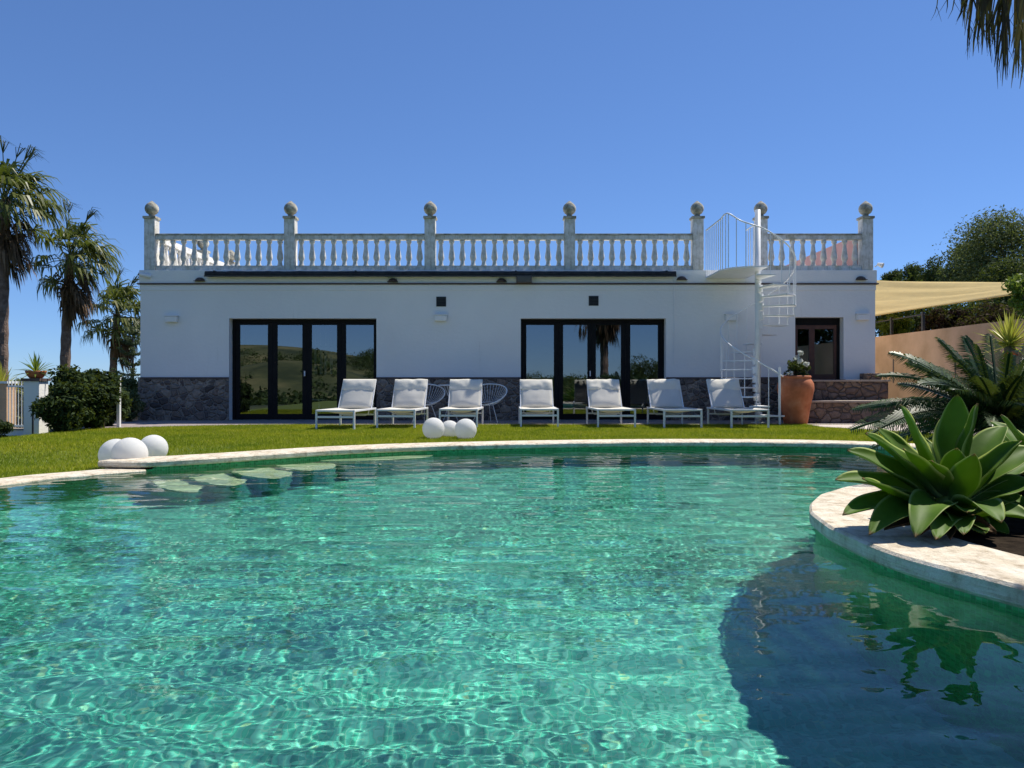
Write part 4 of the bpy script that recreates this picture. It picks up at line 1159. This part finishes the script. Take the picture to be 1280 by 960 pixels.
# gate, pillars and pots at the far left
gp = thing('gate_pillar', 'white painted gate pillar carrying a clay pot, left of the oleander', 'pillar', (P(45, 540, 12.4).x, 12.4, -.02))
MB().box(-.125, .125, -.125, .125, 0, .90).build('shaft', M['plaster'], gp, bevel=.006); MB().box(-.15, .15, -.15, .15, .901, .945).build('cap', M['brown_tile'], gp)
pt_ = thing('clay_pot', 'low clay pot on top of the white gate pillar', 'pot', (P(45, 540, 12.4).x, 12.4, .926))
MB().lathe([(.09, 0), (.13, .05), (.15, .10), (.155, .12), (.13, .12), (.12, .09)], n=20).build('bowl', M['terracotta'], pt_, smooth=True)
potted = [spiky('potted_plant', 'spiky green plant in the clay pot on the pillar', (P(45, 540, 12.4).x, 12.4, 1.01), 46, .36, .013, M['light_leaf'], 52, spread=75)]
g2 = thing('gate_pillar', 'terracotta coloured gate pillar at the left picture edge', 'pillar', (P(5, 535, 13.2).x, 13.2, -.02))
MB().box(-.13, .13, -.13, .13, 0, .86).build('shaft', M['tan_wall'], g2, bevel=.006); MB().box(-.16, .16, -.16, .16, .861, .90).build('cap', M['white_metal'], g2)
potted.append(spiky('potted_plant', 'yellow green spiky plant at the left edge behind the gate', (P(2, 535, 14).x, 14, .75), 60, .5, .014, M['yucca'], 53, spread=75))
ga_ = thing('garden_gate', 'grey metal bar gate between the two pillars', 'gate', (P(25, 535, 12.8).x, 12.8, 0))
for z in (.12, .78): MB().box(-.2, .2, -.015, .015, z, z + .03).build('crossbar', M['white_metal'], ga_)
for k in range(8): MB().tube([(-.19 + k * .054, 0, .05), (-.19 + k * .054, 0, .88)], .008, 6).build('bar', M['white_metal'], ga_)
lw_ = thing('low_wall', 'low white wall under the gate at the left edge', 'wall', (P(20, 540, 12.5).x, 12.5, 0))
MB().box(-.55, .3, -.06, .06, -.2, .09).build('wall_face', M['plaster'], lw_); MB().box(-.57, .3, -.08, .08, .091, .115).build('wall_cap', M['cap_stone'], lw_)
sp_ = thing('standpipe', 'thin dark standpipe in front of the white pillar', 'standpipe', (P(41, 545, 12.0).x, 12.0, -.02))
MB().tube([(0, 0, 0), (0, 0, .5)], .014, 8).build('pipe', M['black_metal'], sp_); MB().tube([(-.05, 0, .48), (.05, 0, .48), (.06, 0, .43)], .012, 8).build('tap', M['black_metal'], sp_)
wp = thing('white_post', 'slim white post at the right edge of the oleander', 'post', (P(148.5, 515, 14.6).x, 14.6, 0))
MB().box(-.028, .028, -.028, .028, 0, .94).build('shaft', M['white_metal'], wp); MB().box(-.034, .034, -.034, .034, .941, .955).build('cap', M['white_metal'], wp)
rw = thing('side_wall', 'low reddish wall joining the left house corner', 'wall', (-8.9, 17.6, 0))
MB().box(-.9, .56, -.1, .1, -.3, .42).build('wall_face', M['tan_wall'], rw); MB().box(-.92, .56, -.12, .12, .421, .45).build('wall_cap', M['brown_tile'], rw)
# garden hedge closing the view on the left
for t_ in (gp, pt_, g2, ga_, lw_, sp_) + tuple(potted):
    k_ = 1.17; q_ = t_.location; t_.location = (q_.x * k_, q_.y * k_, H + (q_.z - H) * k_); t_.scale = (k_,) * 3
for i, (a_, b_, tp, Dd, lab) in enumerate(((-70, -10, 452, 16, 'rounded olive bush outside the left edge of the gate'), (8, 40, 468, 17.5, 'olive green bush behind the bar gate'), (34, 80, 466, 18, 'feathery bush behind the white pillar and pot'))):
    S_('green_bush', lab, a_, b_, tp, 540, Dd, 60 + i, M['olive'], 3500, .09, zbase=-.35)

# ------------------------------------------------------------------ stone steps by the timber door
ss = thing('stone_steps', 'warm stone steps and ledges below the timber door', 'steps', (hx(1045), 16.6, 0))
sx = hx(1045)
def ls(x0, x1, y0, y1, z0, z1): return (x0 - sx, x1 - sx, y0 - 16.6, y1 - 16.6, z0, z1)
xa, xb = hx2(1003, 16.5), hx2(1112, 16.5)
MB().box(*ls(hx(985), xb, 16.55, FY - .052, 0, .875)).build('upper_step', M['rubble_warm'], ss, bevel=.012)
MB().box(*ls(hx(985) - .02, xb + .03, 16.52, FY - .051, .876, .915)).build('step_cap', M['cap_stone'], ss, bevel=.006)
MB().box(*ls(xa - .22, xb + .1, 16.02, 16.515, 0, .44)).build('lower_step', M['rubble_warm'], ss, bevel=.012)
MB().box(*ls(xa - .02, xb + .13, 15.99, 16.518, .441, .48)).build('step_cap', M['cap_stone'], ss, bevel=.006)
MB().box(*ls(hx(1073), xb - .05, 16.75, FY - .052, .916, 1.06)).build('upstand', M['rubble_warm'], ss, bevel=.012)
# big jar with white flowers
jar = thing('terracotta_jar', 'large terracotta jar standing beside the stone steps', 'jar', (P(994.5, 528, 15.7).x, 15.7, .012))
jp = [(.22, 0), (.235, .02), (.25, .12), (.285, .35), (.335, .58), (.36, .72), (.352, .82), (.31, .90), (.285, .925), (.30, .94), (.305, .965), (.29, .985), (.255, .985), (.24, .94), (.24, .90)]
MB().lathe(jp, n=40).build('body', M['terracotta'], jar, smooth=True)
MB().lathe([(.235, .91), (.02, .93)], n=24).build('soil', M['soil'], jar)
fp = thing('flowering_plant', 'white flowering plant growing in the terracotta jar', 'plant', (P(994.5, 528, 15.7).x, 15.7, .94))
cl = clump_set((.02, 0, .2), (.26, .2, .2), 16, .09, 71); mb = MB()
for c, rr in cl: mb.tube([(0, 0, 0), (c[0] * .4, c[1] * .4, c[2] * .6), c], [.010, .008, .004], 5)
mb.build('stem', M['bark'], fp)
leaf_cloud('foliage', cl, 900, .075, M['shrub_leaf'], fp, 72)
for i, (px, py) in enumerate(((1000.5, 441.5), (1000, 451.5), (1008, 455), (988, 467), (996, 447))):
    q = P(px, py, 15.55 - .05 * (i % 2)); c = (q.x - fp.location.x, q.y - 15.7, q.z - .94)
    leaf_cloud('blossom', [(c, (.055, .05, .042))], 46 if i < 3 else 22, .055, M['white_petal'], fp, 80 + i, .8, .6)

# ------------------------------------------------------------------ agave
AC = Vector((2.46, 4.32, .05))
ag = thing('agave', 'large broad leaved green agave on the island edge', 'agave', AC)
def agave_leaf(base, tip, bend, width, roll=0, fold=.55, lift=None):
    base = Vector(base); tip = Vector(tip)
    ch = tip - base; hor = Vector((ch.x, ch.y, 0))
    outd = hor.normalized() if hor.length > 1e-3 else Vector((0, -1, 0))
    sd = Vector((-outd.y, outd.x, 0))
    nrm0 = sd.cross(ch.normalized())
    if nrm0.z < 0: nrm0 = -nrm0
    ctrl = base + ch * .5 - Vector((outd.x, outd.y, 0)) * 0 + Vector((0, 0, 1)) * bend * ch.length
    NS = 22; NC = 13
    topr, botr = [], []; edge = []; along = []
    for i in range(NS + 1):
        u = i / NS
        p = base * (1 - u) ** 2 + ctrl * 2 * u * (1 - u) + tip * u * u
        tg = ((ctrl - base) * 2 * (1 - u) + (tip - ctrl) * 2 * u).normalized()
        s_ = sd - tg * sd.dot(tg); s_.normalize(); nn = s_.cross(tg)
        if nn.dot(Vector((-outd.x * .3, -outd.y * .3, 1))) < 0: nn = -nn
        nn = nn + Vector((0, -.55, .1)); nn = (nn - tg * nn.dot(tg)).normalized(); s_ = tg.cross(nn)
        rot = Matrix.Rotation(roll, 3, tg); s2 = rot @ s_; n2 = rot @ nn
        wprof = (.50 + .50 * sstep(0, .5, u)) * (1 - max(0, (u - .48) / .52) ** 2.1) ** .85 if u < .999 else 0
        t_ = max(0, (u - .44) / .56); wprof = (.46 + .54 * sstep(.0, .46, u)) if u < .44 else max(0, 1 - t_) ** .80 * (1 + .62 * t_)
        hw = width * wprof + .0008
        th = .020 * (1 - u) ** .6 + .003
        for k in range(NC):
            x = -1 + 2 * k / (NC - 1)
            wob = .006 * math.sin(u * 13 + x * 3 + base.x * 50) * abs(x)
            cup = fold * (abs(x) ** 1.7) * hw * (1 - .35 * u)
            q_ = p + s2 * (x * hw * math.cos(fold * .5 * abs(x))) + n2 * (cup + wob)
            topr.append(q_); edge.append(abs(x)); along.append(u)
            botr.append(q_ - n2 * th * (1 - x * x) ** .5 - n2 * .0015)
    return topr, botr, edge, along, NS, NC
def add_leaf(base, tip, bend, width, roll=0, fold=.55, material=None, label=None):
    tp, bt, e, al, NS, NC = agave_leaf(base, tip, bend, width, roll, fold)
    vs = [v_ - AC for v_ in tp + bt]; o = (NS + 1) * NC; fs = []
    for i in range(NS):
        for k in range(NC - 1):
            a_ = i * NC + k; fs.append((a_, a_ + 1, a_ + NC + 1, a_ + NC)); fs.append((o + a_, o + a_ + NC, o + a_ + NC + 1, o + a_ + 1))
        for k in (0, NC - 1):
            a_ = i * NC + k
            fs.append((a_, a_ + NC, o + a_ + NC, o + a_) if k == 0 else (a_, o + a_, o + a_ + NC, a_ + NC))
    mb = MB().add(vs, fs); ob = mb.build('leaf', material or M['agave'], ag, smooth=True)
    if label: ob['label'] = label
    x = ob.data.attributes.new('edge', 'FLOAT', 'POINT'); x.data.foreach_set('value', e + e)
    x = ob.data.attributes.new('along', 'FLOAT', 'POINT'); x.data.foreach_set('value', al + al)
LV = [(1300, 560, .1, .07, .14, -.1, .18), (1300, 635, .0, .07, .2, -.1, .1), (1270, 625, -.1, .06, .2, 0, .08),
        # tip px, py, depth offset, half width, bend, roll, base height
    (1126, 505, .02, .080, .05, .10, .22), (1197, 493, .10, .062, .02, -.1, .30), (1222, 504, -.10, .064, -.02, -.1, .28),
    (1098, 534, .22, .060, .06, 0, .2), (1082, 541, -.02, .066, .08, .1, .2), (1059, 562, .12, .066, .12, 0, .16),
    (1044, 599, -.05, .068, .14, .1, .13), (1078, 597, -.30, .058, -.05, .2, .13), (1129, 560, -.28, .056, .02, .1, .22),
    (1053, 643, -.22, .066, .20, .1, .08), (1086, 668, -.42, .068, .28, 0, .08), (1144, 671, -.52, .070, .36, .1, .10),
    (1170, 674, -.55, .058, .25, -.1, .06), (1252, 653, -.46, .070, .34, -.1, .12), (1277, 551, -.20, .076, .10, -.1, .18),
    (1258, 532, .22, .066, .16, -.3, .2), (1218, 567, -.36, .054, -.04, -.1, .16), (1300, 605, -.05, .072, .16, -.1, .13),
    (1292, 580, .22, .066, .16, 0, .16), (1290, 650, -.25, .070, .26, -.1, .08), (1150, 545, .35, .060, .06, 0, .2),
    (1240, 555, .40, .060, .10, 0, .2), (1100, 600, .35, .060, .16, 0, .12), (1210, 640, -.42, .055, .2, 0, .07),
    (1180, 520, .28, .055, .04, 0, .26), (1112, 648, -.30, .06, .2, 0, .07), (1205, 668, -.50, .055, .25, 0, .06), (1232, 668, -.30, .06, .2, 0, .05), (1262, 668, -.2, .06, .2, 0, .05), (1196, 560, -.2, .05, 0, 0, .24), (1165, 575, -.25, .05, 0, .1, .22)]
for (px, py, dd, w, bd, ro, bz) in LV:
    tip = P(px, py, AC.y + dd); out = Vector((tip.x - AC.x, tip.y - AC.y, 0)); out = out.normalized() * min(.07, out.length * .3)
    add_leaf(AC + out + Vector((0, 0, bz - .02)), tip, bd, w * 1.52, ro, .42)
for px_, py_, dd_ in ((1105, 662, -.25), (1188, 676, -.48), (1246, 676, -.32), (1150, 668, -.40)):
    tip = P(px_, py_, AC.y + dd_); tip.z = max(tip.z, .075); add_leaf(AC + Vector((0, 0, .02)), tip, .10, .05, .3, .9, M['dead_leaf'], 'dry brown leaf lying at the base')
MB().lathe([(.07, -.08), (.08, .05), (.07, .16), (.04, .24), (.01, .27)], n=16).build('stem', M['agave'], ag, smooth=True)

dup(ag, (3.3, 4.62, .05), 1.35, 'second green agave at the right picture edge, half outside the frame')

# ------------------------------------------------------------------ cycads
def cycad(label, C, tips, nrand, length, seed, trunk_h):
    t = thing('cycad', label, 'cycad', (C.x, C.y, .03), group='cycads in the planting bed')
    r = random.Random(seed); mb = MB(); org = Vector((C.x, C.y, .03))
    def frond(base, tip, bend, mbx, face=None):
        ch = tip - base; L_ = ch.length
        ctrl = base + ch * .45 + Vector((0, 0, bend * L_))
        k = 74; pts = []
        for i in range(k + 1):
            u = i / k; pts.append(base * (1 - u) ** 2 + ctrl * 2 * u * (1 - u) + tip * u * u)
        mbx.tube([p - org for p in pts[::6]] + [pts[-1] - org], [.011] * (len(pts[::6])) + [.003], 5, cap=False)
        sd0 = Vector((-ch.y, ch.x, 0)); sd0 = sd0.normalized() if sd0.length > 1e-3 else Vector((1, 0, 0))
        tw_ = r.uniform(-.3, .3)
        for i in range(7, k):
            u = i / k; tg = (pts[i + 1] - pts[i - 1]).normalized(); sd = (sd0 - tg * sd0.dot(tg)).normalized(); up = sd.cross(tg)
            if up.z < 0: up = -up
            if face is not None:
                up = (face - tg * face.dot(tg)).normalized(); sd = up.cross(tg)
            sd = Matrix.Rotation(tw_, 3, tg) @ sd; up = Matrix.Rotation(tw_, 3, tg) @ up
            pl = .235 * min(L_, 1.05) * (math.sin(math.pi * (u * .86 + .12)) ** .6)
            for s in (-1, 1):
                j_ = r.uniform(.78, 1.12); w = .0054
                if r.uniform(0, 1) < .05: continue
                d1 = (sd * s * .80 + tg * .46 + up * .16).normalized(); d2 = (sd * s * .42 + tg * .46 - up * r.uniform(.55, .95)).normalized()
                p0 = pts[i] - org; p1 = p0 + d1 * pl * .5 * j_; p2 = p1 + d2 * pl * .52 * j_; wv = tg
                mbx.add([p0 - wv * w * .7, p0 + wv * w * .7, p1 + wv * w, p1 - wv * w, p2], [(0, 1, 2, 3), (3, 2, 4)])
    for (px, py, dd, bend) in tips: frond(C + Vector((r.uniform(-.04, .04), r.uniform(-.04, .04), 0)), P(px, py, C.y + dd), bend, mb, Vector((r.uniform(-.15, .15), -.35, .94)))
    for i in range(nrand):
        az = i * 2.39996 + r.uniform(-.3, .3); el = R(50 - 62 * i / nrand); l = length * r.uniform(.8, 1.05)
        tip = C + Vector((math.cos(az) * math.cos(el), math.sin(az) * math.cos(el), math.sin(el))) * l - Vector((0, 0, .18 * l * math.cos(el)))
        frond(C, tip, .22 * math.cos(el), mb)
    mb.build('fronds', M['cycad'], t)
    MB().lathe([(.10, -.1), (.11, .2), (.11, C.z - .10), (.07, C.z + .02)], n=16).build('trunk', M['palm_bark'], t)
C1 = P(1248, 535, 6.5)
cycad('arching dark green cycad behind the agave, its fronds reaching towards the house', C1,
      [(1062, 538, .1, .22), (1066, 512, .3, .22), (1097, 470, .0, .26), (1112, 441, .35, .24), (1172, 424, -.1, .16), (1205, 420, .2, .12), (1238, 418, .4, .08),
       (1085, 545, -.35, .28), (1120, 520, .5, .2), (1290, 430, .3, .1), (1150, 480, -.45, .25), (1135, 452, .5, .22), (1190, 445, -.3, .2), (1222, 432, -.2, .12), (1262, 440, -.2, .1), (1275, 470, -.5, .2), (1150, 510, .2, .2), (1185, 480, .5, .2)], 34, 1.05, 91, .5)
C2 = Vector((5.05, 7.35, .50))
cycad('cycad at the right edge, further back than the arching one', C2, [], 48, 1.05, 92, .35)
# low dark filler foliage in the bed
S_('bed_shrub', 'dark leafy undershrub filling the bed behind the agave', 1205, 1300, 545, 680, 5.2, 93, M['shrub_leaf'], 3500, .07, zbase=.03)
rf_ = thing('red_flower', 'small red flower head above the cycad at the right edge', 'flower', P(1266, 443, 8.2))
leaf_cloud('petals', [((0, 0, 0), (.075, .06, .02))], 90, .05, M['red_petal'], rf_, 95); MB().tube([(0, 0, -.9), (0.02, 0, -.4), (0, 0, 0)], .006, 5).build('stem', M['cycad'], rf_)

# ------------------------------------------------------------------ land behind the camera, mirrored in the glass
rr_ = random.Random(6); cl = []
for i in range(700):
    x = rr_.uniform(-130, 110); y = rr_.uniform(-160, -62)
    if x < -18 and terrain_z(x, y) > 6.2 + 2.0 * noise.noise(Vector((x * .05, y * .05, 0))): continue
    s = rr_.uniform(.7, 2.2); cl.append(((x, y, terrain_z(x, y) + s * .3), (s * 1.5, s * 1.5, s)))
for i in range(420):
    x = rr_.uniform(-34, 14); y = rr_.uniform(-31, -11); s = rr_.uniform(.25, .62); cl.append(((x, y, terrain_z(x, y) + s * .4), (s * 1.5, s * 1.5, s)))
for i in range(330):
    x = rr_.uniform(-60, 50); y = rr_.uniform(-66, -14); s = rr_.uniform(.25, .9); cl.append(((x, y, terrain_z(x, y) + s * .4), (s * 1.4, s * 1.4, s)))
tag(leaf_cloud('scrub', cl, 190000, .38, M['dark_leaf'], None, 96, .6, .5), 'dark scrub on the hills mirrored in the glass doors', 'scrub', kind='stuff')
S_('round_bush', 'dark rounded bush mirrored in the right glazed doors', 0, 1, 0, 1, 1, 97, M['dark_leaf'], 10, .1) if False else None
tree('round_bush', 'dark rounded bush mirrored in the right end of the glazed doors', 'shrub', 7.4, -5.6, -.3, 2.7, (1.3, 1.3, 1.2), 97, M['dark_leaf'], 6000, .12)

tree('unseen_mirror_tree', 'unseen tall tree added to darken the reflection in the timber door', 'tree', 15.5, -5, 1.0, 7.5, (3.2, 3.2, 3.2), 98, M['dark_leaf'], 26000, .34, nclump=50, sub=.5)  # tree added out of view to keep bright sky out of the door panes
# ------------------------------------------------------------------ light, sky, camera
w = bpy.data.worlds.new('World'); S.world = w; w.use_nodes = True
nt = w.node_tree; N = nt.nodes; L = nt.links
sk = N.new('ShaderNodeTexSky'); sk.sky_type = 'NISHITA'; sk.sun_disc = False
el = math.asin(SUN.normalized().z); sk.sun_elevation = el; sk.sun_rotation = math.atan2(SUN.x, SUN.y)
sk.altitude = 2000; sk.air_density = 1.0; sk.dust_density = 0; sk.ozone_density = 3
gm = N.new('ShaderNodeGamma'); gm.inputs[1].default_value = .75; L.new(sk.outputs[0], gm.inputs[0])
L.new(mixc(N, L, 1.0, gm.outputs[0], (.97, 1.39, 2.09), 'MULTIPLY'), N['Background'].inputs[0])
N['Background'].inputs[1].default_value = .078
d = bpy.data.lights.new('sun', 'SUN'); d.energy = 5.0; d.angle = R(.53); d.color = (1, .94, .84); d.cycles.is_caustics_light = True
o = bpy.data.objects.new('sun', d); COL.objects.link(o); o.rotation_euler = SUN.to_track_quat('Z', 'Y').to_euler(); o.location = (5, 5, 12)
cd = bpy.data.cameras.new('camera'); cd.sensor_width = 1280; cd.sensor_fit = 'HORIZONTAL'; cd.lens = F; cd.clip_start = .05; cd.clip_end = 9000
cd.shift_y = -(480 - HZ) / 1280
co = bpy.data.objects.new('camera', cd); COL.objects.link(co); co.location = (0, 0, H); co.rotation_euler = (math.pi / 2, 0, 0); S.camera = co
S.view_settings.view_transform = 'Standard'; S.view_settings.look = 'None'; S.view_settings.exposure = .35; S.view_settings.gamma = 1
S.cycles.use_denoising = True
S.cycles.max_bounces = 10; S.cycles.diffuse_bounces = 4; S.cycles.glossy_bounces = 4; S.cycles.transmission_bounces = 6; S.cycles.transparent_max_bounces = 12
S.cycles.caustics_refractive = True; S.cycles.caustics_reflective = False; S.cycles.sample_clamp_indirect = 6
